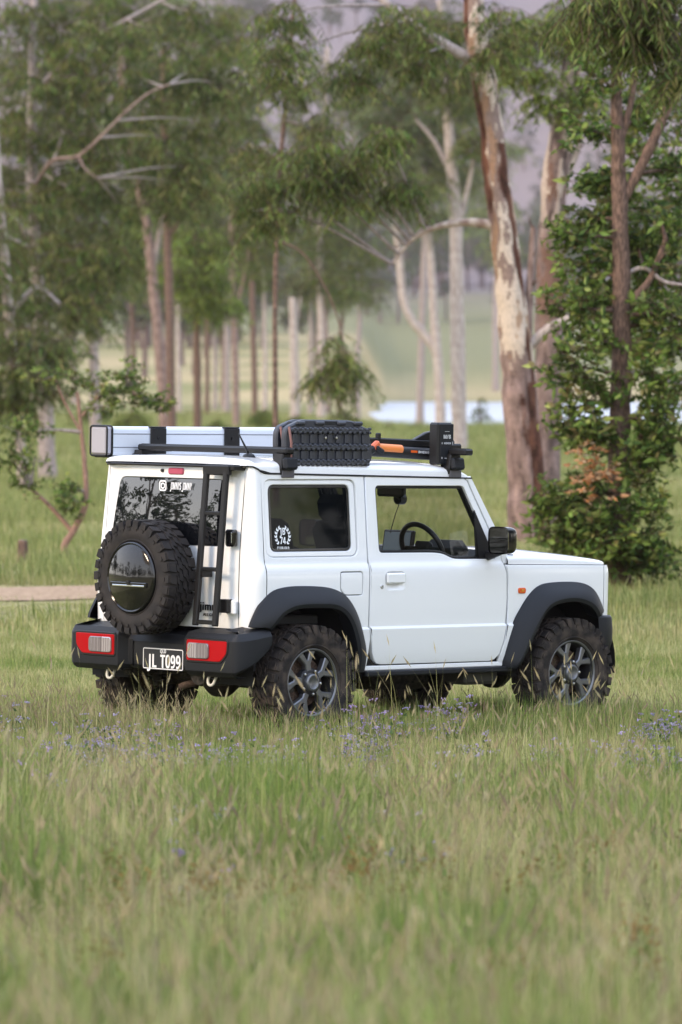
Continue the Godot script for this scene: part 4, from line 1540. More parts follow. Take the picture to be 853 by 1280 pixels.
func ground_y(x: float, z: float) -> float:
	var d := -z
	var far: float = table([[0, 0], [150, 0], [300, 0.55], [450, 1.8], [700, 5.0], [1000, 11.0], [1400, 22.0], [1700, 75.0], [2100, 180.0], [2600, 330.0], [3000, 380.0]], d)
	var low: float = table([[0, 0], [285, 0], [318, -0.45], [335, -1.0], [945, -1.0], [968, -0.2], [1050, 3.2], [1300, 17.0], [1500, 30.0], [1750, 80.0], [2150, 180.0], [2600, 320.0], [3000, 380.0]], d)
	var shore := 1.5 + 0.002 * (d - 320.0) + 0.006 * maxf(0.0, d - 500.0)
	var k := smoothstep(-3.5, 2.5, x - shore - 2.0 * ground_noise.get_noise_2d(d * 0.15, 7.0))
	var y := lerpf(far, low, k)
	if d > 1300.0:
		y += (d - 1300.0) * 0.11 * ground_noise.get_noise_2d(x * 0.06, z * 0.05)
	# gentle lie of the land, and the slope the car stands on
	var near := exp(-pow((d - 33.0) / 14.0, 2.0))
	y += 0.05 * ground_noise.get_noise_2d(x * 1.6, z * 1.6) * smoothstep(3.0, 60.0, absf(d - 34.0) + 3.0)
	y += 0.50 * smoothstep(17.0, 9.0, d) * smoothstep(-6.0, 4.0, d)
	var up := CAR.basis.y
	var rel := Vector3(x, 0, z) - CAR.origin
	var plane := CAR.origin.y - (up.x * clampf(rel.x, -5, 5) + up.z * clampf(rel.z, -5, 5)) / up.y
	return lerpf(y, plane - 0.01, near if d < 80.0 else 0.0)


func track_z(x: float) -> float:
	return -57.2 - 0.30 * x - 0.85 * maxf(0.0, x + 0.5) - 0.25 * sin(x * 0.6)


func build_ground() -> void:
	ground_noise.seed = 11
	ground_noise.frequency = 0.05
	var ds := []
	var d := -70.0
	while d < 3000.0:
		ds.append(d)
		d += clampf(absf(d - 20.0) * 0.05, 1.0, 60.0)
	var nx := 110
	var pts := []
	for dd in ds:
		var row := PackedVector3Array()
		var wide: float = 70.0 + maxf(dd, 0.0) * 0.32
		for j in nx + 1:
			var u := 2.0 * j / nx - 1.0
			var x: float = wide * signf(u) * pow(absf(u), 1.6)
			row.append(Vector3(x, ground_y(x, -dd), -dd))
		pts.append(row)
	var b := B.new()
	var v := PackedVector3Array()
	var c := PackedColorArray()
	var idx := PackedInt32Array()
	var tint := FastNoiseLite.new()
	tint.seed = 5; tint.frequency = 0.02; tint.fractal_octaves = 4
	for i in pts.size():
		for j in nx + 1:
			var p: Vector3 = pts[i][j]
			v.append(p)
			var t := tint.get_noise_2d(p.x * 1.5, p.z * 0.5) + 0.5 * tint.get_noise_2d(p.x * 8.0, p.z * 3.0)
			var g := Color(0.215, 0.215, 0.085).lerp(Color(0.37, 0.315, 0.165), clampf(0.35 + t, 0.0, 1.0))
			var dist := -p.z
			# dry bank across the water and behind the trees
			var dry := smoothstep(330.0, 430.0, dist) * (1.0 - smoothstep(700.0, 1000.0, dist)) * clampf(0.55 + 1.6 * t, 0.0, 1.0)
			dry = maxf(dry, smoothstep(945.0, 960.0, dist) * (1.0 - smoothstep(1000.0, 1080.0, dist)) * 0.9)
			g = g.lerp(Color(0.46, 0.36, 0.20), dry * 0.85)
			g = g.lerp(Color(0.20, 0.20, 0.10), smoothstep(1000.0, 1150.0, dist))
			g = g.lerp(Color(0.25, 0.205, 0.20), smoothstep(1300.0, 1500.0, dist))  # hillside: dry ground with the distance haze mixed into its mauve colour
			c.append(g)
	for i in pts.size() - 1:
		for j in nx:
			var a := i * (nx + 1) + j
			idx.append_array(PackedInt32Array([a, a + 1, a + nx + 2, a, a + nx + 2, a + nx + 1]))
	var st := SurfaceTool.new()
	st.begin(Mesh.PRIMITIVE_TRIANGLES)
	for i in v.size():
		st.set_color(c[i]); st.set_smooth_group(0); st.add_vertex(v[i])
	for i in range(0, idx.size(), 3):
		st.add_index(idx[i]); st.add_index(idx[i + 2]); st.add_index(idx[i + 1])
	st.generate_normals()
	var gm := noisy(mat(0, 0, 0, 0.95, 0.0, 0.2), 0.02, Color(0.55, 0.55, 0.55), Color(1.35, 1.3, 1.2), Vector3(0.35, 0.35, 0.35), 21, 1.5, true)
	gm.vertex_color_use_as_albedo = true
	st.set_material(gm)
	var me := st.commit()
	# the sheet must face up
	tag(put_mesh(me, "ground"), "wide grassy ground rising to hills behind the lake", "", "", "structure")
	# dirt track crossing behind the car
	var rows := []
	for s in [-1.0, -0.5, 0.0, 0.5, 1.0]:
		var row := PackedVector3Array()
		for i in 121:
			var x := -60.0 + i
			var w := 1.75 + 0.3 * sin(x * 1.7 + s)
			var z: float = track_z(x) + s * w
			row.append(Vector3(x, ground_y(x, z) + 0.012 + 0.02 * (1.0 - s * s), z))
		rows.append(row)
	b = B.new()
	b.grid(rows, true)
	if b.n[0].y < 0.0:
		b = B.new()
		b.grid(rows, false)
	put(b, "dirt_track", noisy(mat(0, 0, 0, 0.95, 0.0, 0.2), 0.03, Color(0.26, 0.175, 0.11), Color(0.42, 0.30, 0.20), Vector3(0.5, 0.5, 0.5), 41, 1.0, true))
	get_node("dirt_track").set_meta("kind", "structure")
	get_node("dirt_track").set_meta("label", "pale pinkish dirt track crossing the grass behind the car")
	# lake
	b = B.new()
	b.flat(Vector3(-40, -0.40, -300), Vector3(330, -0.40, -300), Vector3(330, -0.40, -985), Vector3(-40, -0.40, -985), Vector3.UP)
	var wm := mat(0.30, 0.33, 0.36, 0.35, 0.0, 0.9)
	wm.heightmap_enabled = true
	wm.heightmap_texture = noise_tex(0.02, Color(0.2, 0.2, 0.2), Color(0.8, 0.8, 0.8), 51, 512)
	wm.uv1_triplanar = true
	wm.uv1_world_triplanar = true
	wm.uv1_scale = Vector3(0.15, 0.15, 0.15)
	wm.heightmap_scale = 8.0
	tag(put(b, "lake", wm), "calm pale lake between the trees and the far bank", "", "", "structure")


# ------------------------------------------------------------------ grass
func strip(b: B, base: Vector3, dir: Vector3, side: Vector3, h: float, w: float, bend: float, segs: int, col: Color) -> Vector3:
	b.col = col
	var prev_l := base - side * w * 0.5
	var prev_r := base + side * w * 0.5
	var n := dir.cross(side).normalized()
	n = (n + Vector3.UP * 0.6).normalized()
	var tip := base
	for i in segs:
		var t := float(i + 1) / segs
		var c := base + Vector3.UP * h * t * (1.0 - 0.25 * bend * t) + dir * h * bend * t * t
		tip = c
		if i == segs - 1:
			b.tri(prev_l, prev_r, c, n, n, n)
		else:
			var ww := w * (1.0 - 0.6 * t) * 0.5
			var l := c - side * ww
			var r := c + side * ww
			b.quad(prev_l, prev_r, r, l, n, n, n, n)
			prev_l = l; prev_r = r
	return tip


func seed_head(b: B, tip: Vector3, dir: Vector3, len: float, w: float, col: Color) -> void:
	b.col = col
	var s := dir.cross(Vector3(0.3, 0.2, 0.9)).normalized() * w
	var t := dir.cross(s).normalized() * w
	for q in [s, t]:
		var n: Vector3 = (q.cross(dir)).normalized()
		b.quad(tip - dir * len * 0.3, tip + dir * len * 0.25 + q, tip + dir * len, tip + dir * len * 0.25 - q, n, n, n, n)


func grass_tuft(sd: int, blades: int, h0: float, h1: float, w: float, spread: float, cols: Array, heads := 0.0, head_col := Color(0.3, 0.24, 0.16)) -> ArrayMesh:
	var rg := RandomNumberGenerator.new()
	rg.seed = sd
	var b := B.new()
	for i in blades:
		var a := rg.randf() * TAU
		var r := spread * sqrt(rg.randf())
		var base := Vector3(cos(a) * r, -0.03, sin(a) * r)
		var da := a + rg.randf_range(-1.2, 1.2)
		var dir := Vector3(cos(da), 0, sin(da))
		var sa := rg.randf() * TAU
		var side := Vector3(cos(sa), 0, sin(sa))
		var h := rg.randf_range(h0, h1)
		var c: Color = cols[rg.randi() % cols.size()]
		c = c * rg.randf_range(1.2, 1.75)
		var bend := rg.randf_range(0.05, 0.75) * rg.randf()
		var tip := strip(b, base, dir, side, h, w * rg.randf_range(0.7, 1.3), bend, 3, c)
		if rg.randf() < heads:
			seed_head(b, tip, (Vector3.UP + dir * (0.4 + bend)).normalized(), rg.randf_range(0.03, 0.08), rg.randf_range(0.003, 0.006), head_col * rg.randf_range(0.75, 1.25))
	return mesh_of(b, GRASS, true)


func flower_tuft(sd: int, petal: Color) -> ArrayMesh:
	var rg := RandomNumberGenerator.new()
	rg.seed = sd
	var b := B.new()
	for i in 9:
		var a := rg.randf() * TAU
		var dir := Vector3(cos(a), 0, sin(a))
		var side := Vector3(-sin(a), 0, cos(a))
		var base := dir * 0.06 * rg.randf() - Vector3(0, 0.03, 0)
		var tip := strip(b, base, dir, side, rg.randf_range(0.14, 0.30), 0.005, rg.randf_range(0.1, 0.5), 3, Color(0.10, 0.13, 0.05))
		for k in 4:
			var lp := base.lerp(tip, 0.25 + 0.2 * k)
			var la := rg.randf() * TAU
			strip(b, lp, Vector3(cos(la), 0, sin(la)), Vector3(-sin(la), 0, cos(la)), 0.035, 0.02, 1.2, 2, Color(0.09, 0.14, 0.045))
		for k in 5: # a flat cluster of small fluffy heads
			var c := tip + Vector3(rg.randf_range(-0.026, 0.026), rg.randf_range(-0.006, 0.010), rg.randf_range(-0.026, 0.026))
			b.col = petal * rg.randf_range(0.75, 1.2)
			for q in 4:
				var u := Vector3(rg.randf_range(-1, 1), rg.randf_range(-0.3, 1), rg.randf_range(-1, 1)).normalized() * 0.0065
				var w := u.cross(Vector3(rg.randf(), rg.randf(), rg.randf() + 0.2)).normalized() * 0.006
				var n := (Vector3.UP + u * 40.0).normalized()
				b.quad(c - u, c + w, c + u, c - w, n, n, n, n)
	return mesh_of(b, GRASS, true)


func weed_tuft(sd: int) -> ArrayMesh:
	var rg := RandomNumberGenerator.new()
	rg.seed = sd
	var b := B.new()
	for i in 7:
		var a := rg.randf() * TAU
		var dir := Vector3(cos(a), 0, sin(a))
		var base := dir * 0.05 * rg.randf() - Vector3(0, 0.03, 0)
		var tip := strip(b, base, dir, Vector3(-sin(a), 0, cos(a)), rg.randf_range(0.25, 0.45), 0.006, rg.randf_range(0.1, 0.5), 3, Color(0.20, 0.20, 0.07))
		for k in 7:
			var lp := base.lerp(tip, 0.2 + 0.1 * k)
			var la := rg.randf() * TAU
			strip(b, lp, Vector3(cos(la), 0, sin(la)), Vector3(-sin(la), 0, cos(la)), 0.045, 0.020, 1.0, 2, Color(0.17, 0.24, 0.06) * rg.randf_range(0.8, 1.3))
		for k in 8:
			var q := tip + Vector3(rg.randfn(), rg.randfn() * 1.4, rg.randfn()) * 0.016
			seed_head(b, q, Vector3(rg.randfn(), rg.randfn() + 0.6, rg.randfn()).normalized(), 0.016, 0.006, Color(0.24, 0.16, 0.06) * rg.randf_range(0.6, 1.3))
	return mesh_of(b, GRASS, true)


var GRASS: StandardMaterial3D


func scatter(called: String, label: String, me: Mesh, xf: Array, cols: Array) -> void:
	var mm := MultiMesh.new()
	mm.transform_format = MultiMesh.TRANSFORM_3D
	mm.use_colors = true
	mm.mesh = me
	mm.instance_count = xf.size()
	for i in xf.size():
		mm.set_instance_transform(i, xf[i])
		mm.set_instance_color(i, cols[i])
	var o := MultiMeshInstance3D.new()
	o.multimesh = mm
	o.name = numbered(self, called)
	add_child(o, true)
	tag(o, label, "", "", "stuff")


func build_grass() -> void:
	GRASS = mat(1, 1, 1, 0.75, 0.0, 0.3)
	GRASS.vertex_color_use_as_albedo = true
	GRASS.backlight_enabled = true
	GRASS.backlight = Color(0.9, 0.9, 0.9)
	var green := [Color(0.135, 0.190, 0.040), Color(0.185, 0.230, 0.058), Color(0.112, 0.170, 0.045), Color(0.235, 0.252, 0.085)]
	var olive := [Color(0.20, 0.225, 0.068), Color(0.26, 0.26, 0.092), Color(0.155, 0.20, 0.052), Color(0.33, 0.30, 0.135)]
	var straw := [Color(0.36, 0.33, 0.15), Color(0.44, 0.40, 0.20), Color(0.30, 0.29, 0.115), Color(0.22, 0.25, 0.085)]
	var kinds := []
	for k in 3:
		kinds.append([grass_tuft(100 + k, 46, 0.14, 0.36, 0.0055, 0.14, green), "green_grass", "fresh green tufts in the meadow grass"])
		kinds.append([grass_tuft(200 + k, 44, 0.12, 0.34, 0.0050, 0.16, olive, 0.12), "olive_grass", "olive mixed tufts in the meadow grass"])
		kinds.append([grass_tuft(300 + k, 26, 0.22, 0.55, 0.0034, 0.14, straw, 0.30, Color(0.36, 0.31, 0.19)), "dry_grass", "dry straw stalks with seed heads in the meadow"])
	kinds.append([grass_tuft(400, 60, 0.05, 0.14, 0.0060, 0.20, olive), "short_grass", "short olive turf round the car and beyond it"])
	kinds.append([grass_tuft(401, 60, 0.05, 0.15, 0.0060, 0.20, green), "short_grass", "short green turf round the car and beyond it"])
	kinds.append([grass_tuft(402, 50, 0.05, 0.17, 0.0045, 0.20, straw), "short_grass", "short bleached turf round the car and beyond it"])
	kinds.append([flower_tuft(500, Color(0.52, 0.42, 0.66)), "purple_flowers", "small purple wildflowers in the grass beside the car"])
	kinds.append([flower_tuft(501, Color(0.62, 0.56, 0.66)), "pale_flowers", "pale lilac wildflowers in the grass beside the car"])
	kinds.append([grass_tuft(600, 3, 0.40, 0.62, 0.0042, 0.10, [Color(0.25, 0.25, 0.09), Color(0.38, 0.32, 0.16)], 0.7, Color(0.37, 0.32, 0.19)), "tall_stalks", "tall thin stalks standing before the wheels"])
	kinds.append([grass_tuft(601, 4, 0.30, 0.55, 0.0050, 0.10, [Color(0.13, 0.18, 0.06), Color(0.20, 0.22, 0.08)], 0.35, Color(0.33, 0.29, 0.16)), "tall_stalks", "tall green stalks standing before the wheels"])
	kinds.append([weed_tuft(602), "rusty_weeds", "leafy weeds with rusty brown seed heads in the foreground grass"])
	kinds.append([grass_tuft(603, 26, 0.5, 1.0, 0.008, 0.14, green + olive), "rank_grass", "tall rank green clumps nearest the viewer"])
	kinds.append([grass_tuft(604, 22, 0.5, 1.05, 0.006, 0.14, straw, 0.3, Color(0.36, 0.31, 0.19)), "rank_grass", "tall rank straw clumps nearest the viewer"])
	var xf := []
	var cc := []
	for k in kinds: xf.append([]); cc.append([])
	var rg := RandomNumberGenerator.new()
	rg.seed = 77
	var pn := FastNoiseLite.new()
	pn.seed = 9; pn.frequency = 0.55; pn.fractal_octaves = 3
	var inv := CAR.affine_inverse()
	var add := func(k: int, x: float, z: float, s: float, sy: float, c: float) -> void:
		var bs := Basis(Vector3.UP, rg.randf() * TAU).scaled(Vector3(s, s * sy, s))
		xf[k].append(Transform3D(bs, Vector3(x, ground_y(x, z), z)))
		var w := c * rg.randf_range(0.85, 1.15)
		cc[k].append(Color(w * rg.randf_range(0.95, 1.08), w, w * rg.randf_range(0.9, 1.05)))
	# near meadow: from in front of the lens to just past the car
	var zone := func(d0: float, d1: float, per: float, margin: float) -> Array:
		var o := []
		var n := int((d1 - d0) * ((d0 + d1) * 0.0627 + margin * 2.0) * per)
		for i in n:
			var d := rg.randf_range(d0, d1)
			var hw := d * 0.0627 + margin
			o.append(Vector2(rg.randf_range(-hw, hw), d))
		return o
	for i in 15: # weeds with rusty seed heads, in loose patches
		var cx := rg.randf_range(-2.2, 2.2)
		var cd := rg.randf_range(14.5, 23.0)
		for j in 9:
			add.call(16, cx + rg.randfn() * 0.35, -cd - rg.randfn() * 0.5, rg.randf_range(0.8, 1.25), 1.0, 1.0)
	for i in 420: # tall blades and pale stalks that stand clear of the rest
		var d := rg.randf_range(7.0, 27.0)
		add.call(14 + rg.randi() % 2, rg.randf_range(-1.0, 1.0) * (d * 0.0627 + 1.2), -d, rg.randf_range(0.9, 1.4), rg.randf_range(0.9, 1.15), 1.1)
	for band in [[6.5, 9.0, 60.0, 1.4], [9.0, 14.0, 70.0, 1.6], [14.0, 20.0, 90.0, 1.6], [20.0, 27.0, 90.0, 1.8], [27.0, 31.5, 100.0, 2.0], [31.5, 46.0, 70.0, 2.5]]:
		for q in zone.call(band[0], band[1], band[2], band[3]):
			var x: float = q.x
			var z: float = -q.y
			var d: float = q.y
			var p := pn.get_noise_2d(x * 1.0, z * 0.45)
			var p2 := pn.get_noise_2d(x * 0.25 + 40.0, z * 0.5)
			var loc := inv * Vector3(x, 0, z)
			var under := loc.x > -0.85 and loc.x < 2.95 and absf(loc.z) < 0.98
			var tall := 1.0 - smoothstep(25.5, 30.5, d + 1.2 * p)
			var k := 0
			if under or rg.randf() > tall:
				k = 9 + (1 if p2 > 0.20 else (2 if p2 < 0.03 else 0))
				if rg.randf() < 0.25: k = 9 + rg.randi() % 3
				var sy := rg.randf_range(0.5, 1.1) * (1.5 if d < 33.2 and not under else 1.0)
				add.call(k, x, z, rg.randf_range(0.8, 1.2), sy, 1.0)
				if not under and rg.randf() < 0.10 and d < 36.0:
					add.call(rg.randi() % 3 * 3 + 1, x, z, rg.randf_range(0.5, 0.75), 1.0, 1.0)
			else:
				var r := rg.randf()
				var pg := 0.38 + 1.3 * p
				if r < pg: k = rg.randi() % 3 * 3
				elif r < pg + 0.30 + 0.08 * p2: k = rg.randi() % 3 * 3 + 1
				else: k = rg.randi() % 3 * 3 + 2
				var s := rg.randf_range(0.75, 1.15) * lerpf(0.75, 1.0, tall) * clampf(0.95 + 1.1 * p, 0.65, 1.4)
				if d < 22.0: s *= 1.2
				if d < 9.0: s *= 1.1
				add.call(k, x, z, s, rg.randf_range(0.8, 1.2), 1.0)
	# longer grass against the near side of the car and beneath it
	for i in 900:
		var lx := rg.randf_range(-1.3, 3.4)
		var lz := rg.randf_range(0.90, 1.9) if i % 3 else rg.randf_range(-0.55, 0.55)
		var w := CAR * Vector3(lx, 0, lz)
		if pn.get_noise_2d(w.x * 1.3 + 5.0, w.z) < -0.12: continue
		var h := rg.randf_range(0.55, 0.95) * (0.8 if lz < 0.6 else 1.0)
		add.call([0, 1, 3, 4, 6, 7, 1][rg.randi() % 7], w.x, w.z, h, 1.0, 1.0)
	for i in 500:
		var w := CAR * Vector3(rg.randf_range(-1.5, -0.75), 0, rg.randf_range(-1.0, 1.2))
		add.call([2, 1, 4, 7, 3][rg.randi() % 5], w.x, w.z, rg.randf_range(0.5, 0.8), 1.0, 1.0)
	# rank clumps close to the lens
	for i in 130:
		var d := rg.randf_range(5.5, 9.5)
		var x := rg.randf_range(-1.0, 1.0) * (d * 0.0627 + 0.8)
		if pn.get_noise_2d(x * 2.0, d * 0.7) < -0.05: continue
		add.call(17 + rg.randi() % 2, x, -d, rg.randf_range(0.7, 1.1), 1.0, 1.0)
	# flowers along the near side of the car and to its right
	for i in 520:
		var d := rg.randf_range(28.0, 33.5)
		var x := rg.randf_range(-2.6, 2.9)
		if pn.get_noise_2d(x * 1.4 + 9.0, d) < 0.10: continue
		var loc := inv * Vector3(x, 0, -d)
		if loc.x > -0.75 and loc.x < 2.9 and absf(loc.z) < 0.92: continue
		add.call(12 if rg.randf() < 0.75 else 13, x, -d, rg.randf_range(0.7, 1.1), 1.0, 1.0)
	for i in 16:
		var d := rg.randf_range(20.0, 28.0)
		add.call(12 if rg.randf() < 0.6 else 13, rg.randf_range(-2.2, 2.2), -d, rg.randf_range(0.9, 1.3), 1.3, 1.0)
	# tall single stalks in front of the wheels
	for i in 130:
		var d := rg.randf_range(27.5, 32.0)
		var x := rg.randf_range(-2.6, 2.8)
		var loc := inv * Vector3(x, 0, -d)
		if loc.x > -1.0 and loc.x < 2.9 and absf(loc.z) < 1.0: continue
		add.call(15 if rg.randf() < 0.5 else 14, x, -d, rg.randf_range(0.8, 1.25), 1.0, 1.0)
	for k in kinds.size():
		if xf[k].size() > 0:
			scatter(kinds[k][1], kinds[k][2], kinds[k][0], xf[k], cc[k])
	# farther turf in larger clumps
	var far := [grass_tuft(700, 60, 0.10, 0.30, 0.012, 0.45, [Color(0.195, 0.22, 0.070), Color(0.24, 0.25, 0.088), Color(0.165, 0.20, 0.062), Color(0.29, 0.275, 0.115)]), grass_tuft(701, 60, 0.08, 0.22, 0.012, 0.45, olive), grass_tuft(702, 50, 0.10, 0.28, 0.010, 0.45, straw)]
	xf.clear()
	cc.clear()
	for k in 3: xf.append([]); cc.append([])
	for band in [[46.0, 75.0, 14.0, 4.0], [75.0, 130.0, 5.0, 5.0], [130.0, 305.0, 1.2, 8.0]]:
		for q in zone.call(band[0], band[1], band[2], band[3]):
			var x: float = q.x
			var z: float = -q.y
			if absf(z - track_z(x)) < 2.2:
				if rg.randf() < 0.18: add.call(1 + rg.randi() % 2, x, z, 0.6, rg.randf_range(0.25, 0.5), 1.0)
				continue
			if x < 2.0 and z > track_z(x) and z < track_z(x) + 7.0:
				if rg.randf() < 0.55: continue
				add.call(1 + rg.randi() % 2, x, z, 0.55, rg.randf_range(0.25, 0.5), 1.0)
				continue
			if absf(x + 3.8) < 0.35 and z > -65.3 and z < -60.5: continue
			var p := pn.get_noise_2d(x * 0.10, z * 0.22)
			var k := 0 if p > 0.16 else (1 if p > -0.04 else 2)
			if rg.randf() < 0.2: k = rg.randi() % 3
			var s := rg.randf_range(0.6, 1.2) * (1.25 if k == 0 else 0.8)
			if band[0] > 100.0: s *= 1.7
			if absf(z - track_z(x)) < 4.5 and x < 0.0 and z > track_z(x): s *= 0.7
			add.call(k, x, z, s, rg.randf_range(0.6, 1.1), 1.0)
	scatter("green_turf", "fresh green turf of the open ground behind the car", far[0], xf[0], cc[0])
	scatter("olive_turf", "olive turf of the open ground behind the car", far[1], xf[1], cc[1])
	scatter("dry_turf", "bleached turf of the open ground behind the car", far[2], xf[2], cc[2])

# ------------------------------------------------------------------ trees
# a point at distance d from the camera's foot: u across and v down in thousandths of that distance from straight ahead at eye height
func at(u: float, v: float, d: float) -> Vector3:
	return Vector3((u - 426.5) / 6800.0 * d, EYE + (484.6 - v) / 6800.0 * d, -d)


var LEAF: StandardMaterial3D
var SPRAYS := {}
var BARK := {}


func leaf(b: B, p: Vector3, dir: Vector3, n: Vector3, len: float, w: float, curl: float, col: Color) -> void:
	b.col = col
	var s := dir.cross(n).normalized() * w * 0.5
	var m := p + dir * len * 0.45 + n * curl * len * 0.3
	var e := p + dir * len
	var n1 := (n + s.normalized() * 0.35).normalized()
	var n2 := (n - s.normalized() * 0.35).normalized()
	b.tri(p, m + s, e, n1, n1, n1)
	b.tri(p, m - s, e, n2, n2, n2)


# a twig of narrow hanging gum leaves
func gum_spray(sd: int, leaves: int, size: float, cols: Array) -> ArrayMesh:
	var rg := RandomNumberGenerator.new()
	rg.seed = sd
	var b := B.new()
	var twigs := 4
	for t in twigs:
		var a := TAU * t / twigs + rg.randf_range(-0.6, 0.6)
		var out := Vector3(cos(a), rg.randf_range(-0.2, 0.5), sin(a)).normalized()
		var pts := []
		for k in 5:
			var f := k / 4.0
			pts.append((out * f * 0.42 + Vector3(0, -0.42 * f * f, 0)) * size)
		b.col = Color(0.10, 0.065, 0.045)
		b.tube(pts, 0.004 * size, 3, false)
		for i in leaves / twigs:
			var f := rg.randf_range(0.15, 1.0)
			var k := mini(int(f * 4.0), 3)
			var p: Vector3 = pts[k].lerp(pts[k + 1], f * 4.0 - k)
			var la := rg.randf() * TAU
			var dir := Vector3(cos(la) * 0.55, -1.0 + rg.randf() * 0.5, sin(la) * 0.55).normalized()
			var n := dir.cross(Vector3(rg.randf_range(-1, 1), rg.randf_range(-1, 1), rg.randf_range(-1, 1))).normalized()
			var c: Color = cols[rg.randi() % cols.size()]
			leaf(b, p, dir, n, rg.randf_range(0.10, 0.19) * size, rg.randf_range(0.016, 0.028) * size, rg.randf_range(-0.4, 0.4), c * rg.randf_range(0.75, 1.25))
	return mesh_of(b, LEAF, true)


# a twig of short broad leaves
func broad_spray(sd: int, leaves: int, size: float, cols: Array) -> ArrayMesh:
	var rg := RandomNumberGenerator.new()
	rg.seed = sd
	var b := B.new()
	for t in 3:
		var a := TAU * t / 3.0 + rg.randf_range(-0.6, 0.6)
		var out := Vector3(cos(a), rg.randf_range(-0.3, 0.7), sin(a)).normalized()
		var pts := [Vector3(), out * 0.14 * size, out * 0.27 * size - Vector3(0, 0.03, 0) * size]
		b.col = Color(0.10, 0.065, 0.045)
		b.tube(pts, 0.003 * size, 3, false)
		for i in leaves / 3:
			var f := rg.randf_range(0.2, 1.0)
			var p: Vector3 = pts[0].lerp(pts[2], f)
			var la := rg.randf() * TAU
			var dir := (Vector3(cos(la), rg.randf_range(-1.1, 0.5), sin(la)) + out * 0.4).normalized()
			var n := Vector3(rg.randfn(), rg.randfn() + 0.35, rg.randfn()).normalized()
			n = (n - dir * n.dot(dir)).normalized()
			var c: Color = cols[rg.randi() % cols.size()]
			leaf(b, p, dir, n, rg.randf_range(0.045, 0.12) * size, rg.randf_range(0.026, 0.055) * size, rg.randf_range(-0.2, 0.4), c * rg.randf_range(0.7, 1.3))
	return mesh_of(b, LEAF, true)


func tree_materials() -> void:
	LEAF = mat(1, 1, 1, 0.65, 0.0, 0.25)
	LEAF.vertex_color_use_as_albedo = true
	LEAF.backlight_enabled = true
	LEAF.backlight = Color(0.75, 0.75, 0.75)
	var gum := [Color(0.100, 0.142, 0.036), Color(0.130, 0.170, 0.048), Color(0.076, 0.115, 0.032), Color(0.175, 0.180, 0.068)]
	var lime := [Color(0.155, 0.215, 0.042), Color(0.20, 0.25, 0.058), Color(0.115, 0.17, 0.040)]
	var grey := [Color(0.128, 0.160, 0.072), Color(0.158, 0.185, 0.088), Color(0.105, 0.135, 0.058)]
	var broad := [Color(0.078, 0.132, 0.030), Color(0.130, 0.192, 0.044), Color(0.056, 0.095, 0.028), Color(0.195, 0.235, 0.066), Color(0.16, 0.145, 0.065)]
	var dead := [Color(0.46, 0.20, 0.08), Color(0.52, 0.28, 0.14), Color(0.42, 0.30, 0.18)]
	for k in 3:
		for q in [["gum", gum], ["lime", lime], ["grey", grey]]:
			if not SPRAYS.has(q[0]): SPRAYS[q[0]] = []
			SPRAYS[q[0]].append(gum_spray(900 + k, 52, 1.0, q[1]))
		for q in [["broad", broad], ["dead", dead]]:
			if not SPRAYS.has(q[0]): SPRAYS[q[0]] = []
			SPRAYS[q[0]].append(broad_spray(950 + k, 30, 1.0, q[1]))
	BARK.pink = noisy(mat(0, 0, 0, 0.85, 0.0, 0.3), 0.012, Color(0.16, 0.105, 0.09), Color(0.33, 0.245, 0.215), Vector3(1.6, 0.45, 1.6), 61, 1.2)
	BARK.paper = noisy(mat(0, 0, 0, 0.8, 0.0, 0.3), 0.010, Color(0.26, 0.17, 0.135), Color(0.58, 0.48, 0.40), Vector3(1.1, 0.8, 1.1), 62, 0.8)
	BARK.grey = noisy(mat(0, 0, 0, 0.85, 0.0, 0.3), 0.02, Color(0.20, 0.16, 0.15), Color(0.42, 0.36, 0.34), Vector3(1.8, 0.5, 1.8), 63, 1.2)
	BARK.pale = noisy(mat(0, 0, 0, 0.8, 0.0, 0.3), 0.015, Color(0.29, 0.235, 0.21), Color(0.52, 0.45, 0.41), Vector3(1.4, 0.35, 1.4), 64, 0.6)
	BARK.brown = noisy(mat(0, 0, 0, 0.9, 0.0, 0.3), 0.03, Color(0.075, 0.050, 0.040), Color(0.24, 0.155, 0.12), Vector3(2.2, 0.5, 2.2), 65, 1.5)
	BARK.sapling = noisy(mat(0, 0, 0, 0.85, 0.0, 0.3), 0.03, Color(0.20, 0.115, 0.09), Color(0.38, 0.24, 0.19), Vector3(2.4, 0.6, 2.4), 67, 1.0)
	BARK.painted = noisy(mat(0, 0, 0, 0.85, 0.0, 0.25), 0.03, Color(0.7, 0.7, 0.7), Color(1.25, 1.25, 1.25), Vector3(2.4, 0.7, 2.4), 68, 1.2)
	BARK.painted.vertex_color_use_as_albedo = true
	BARK.rust = noisy(mat(0, 0, 0, 0.85, 0.0, 0.3), 0.03, Color(0.055, 0.028, 0.020), Color(0.19, 0.095, 0.065), Vector3(2.4, 0.6, 2.4), 66, 1.5)


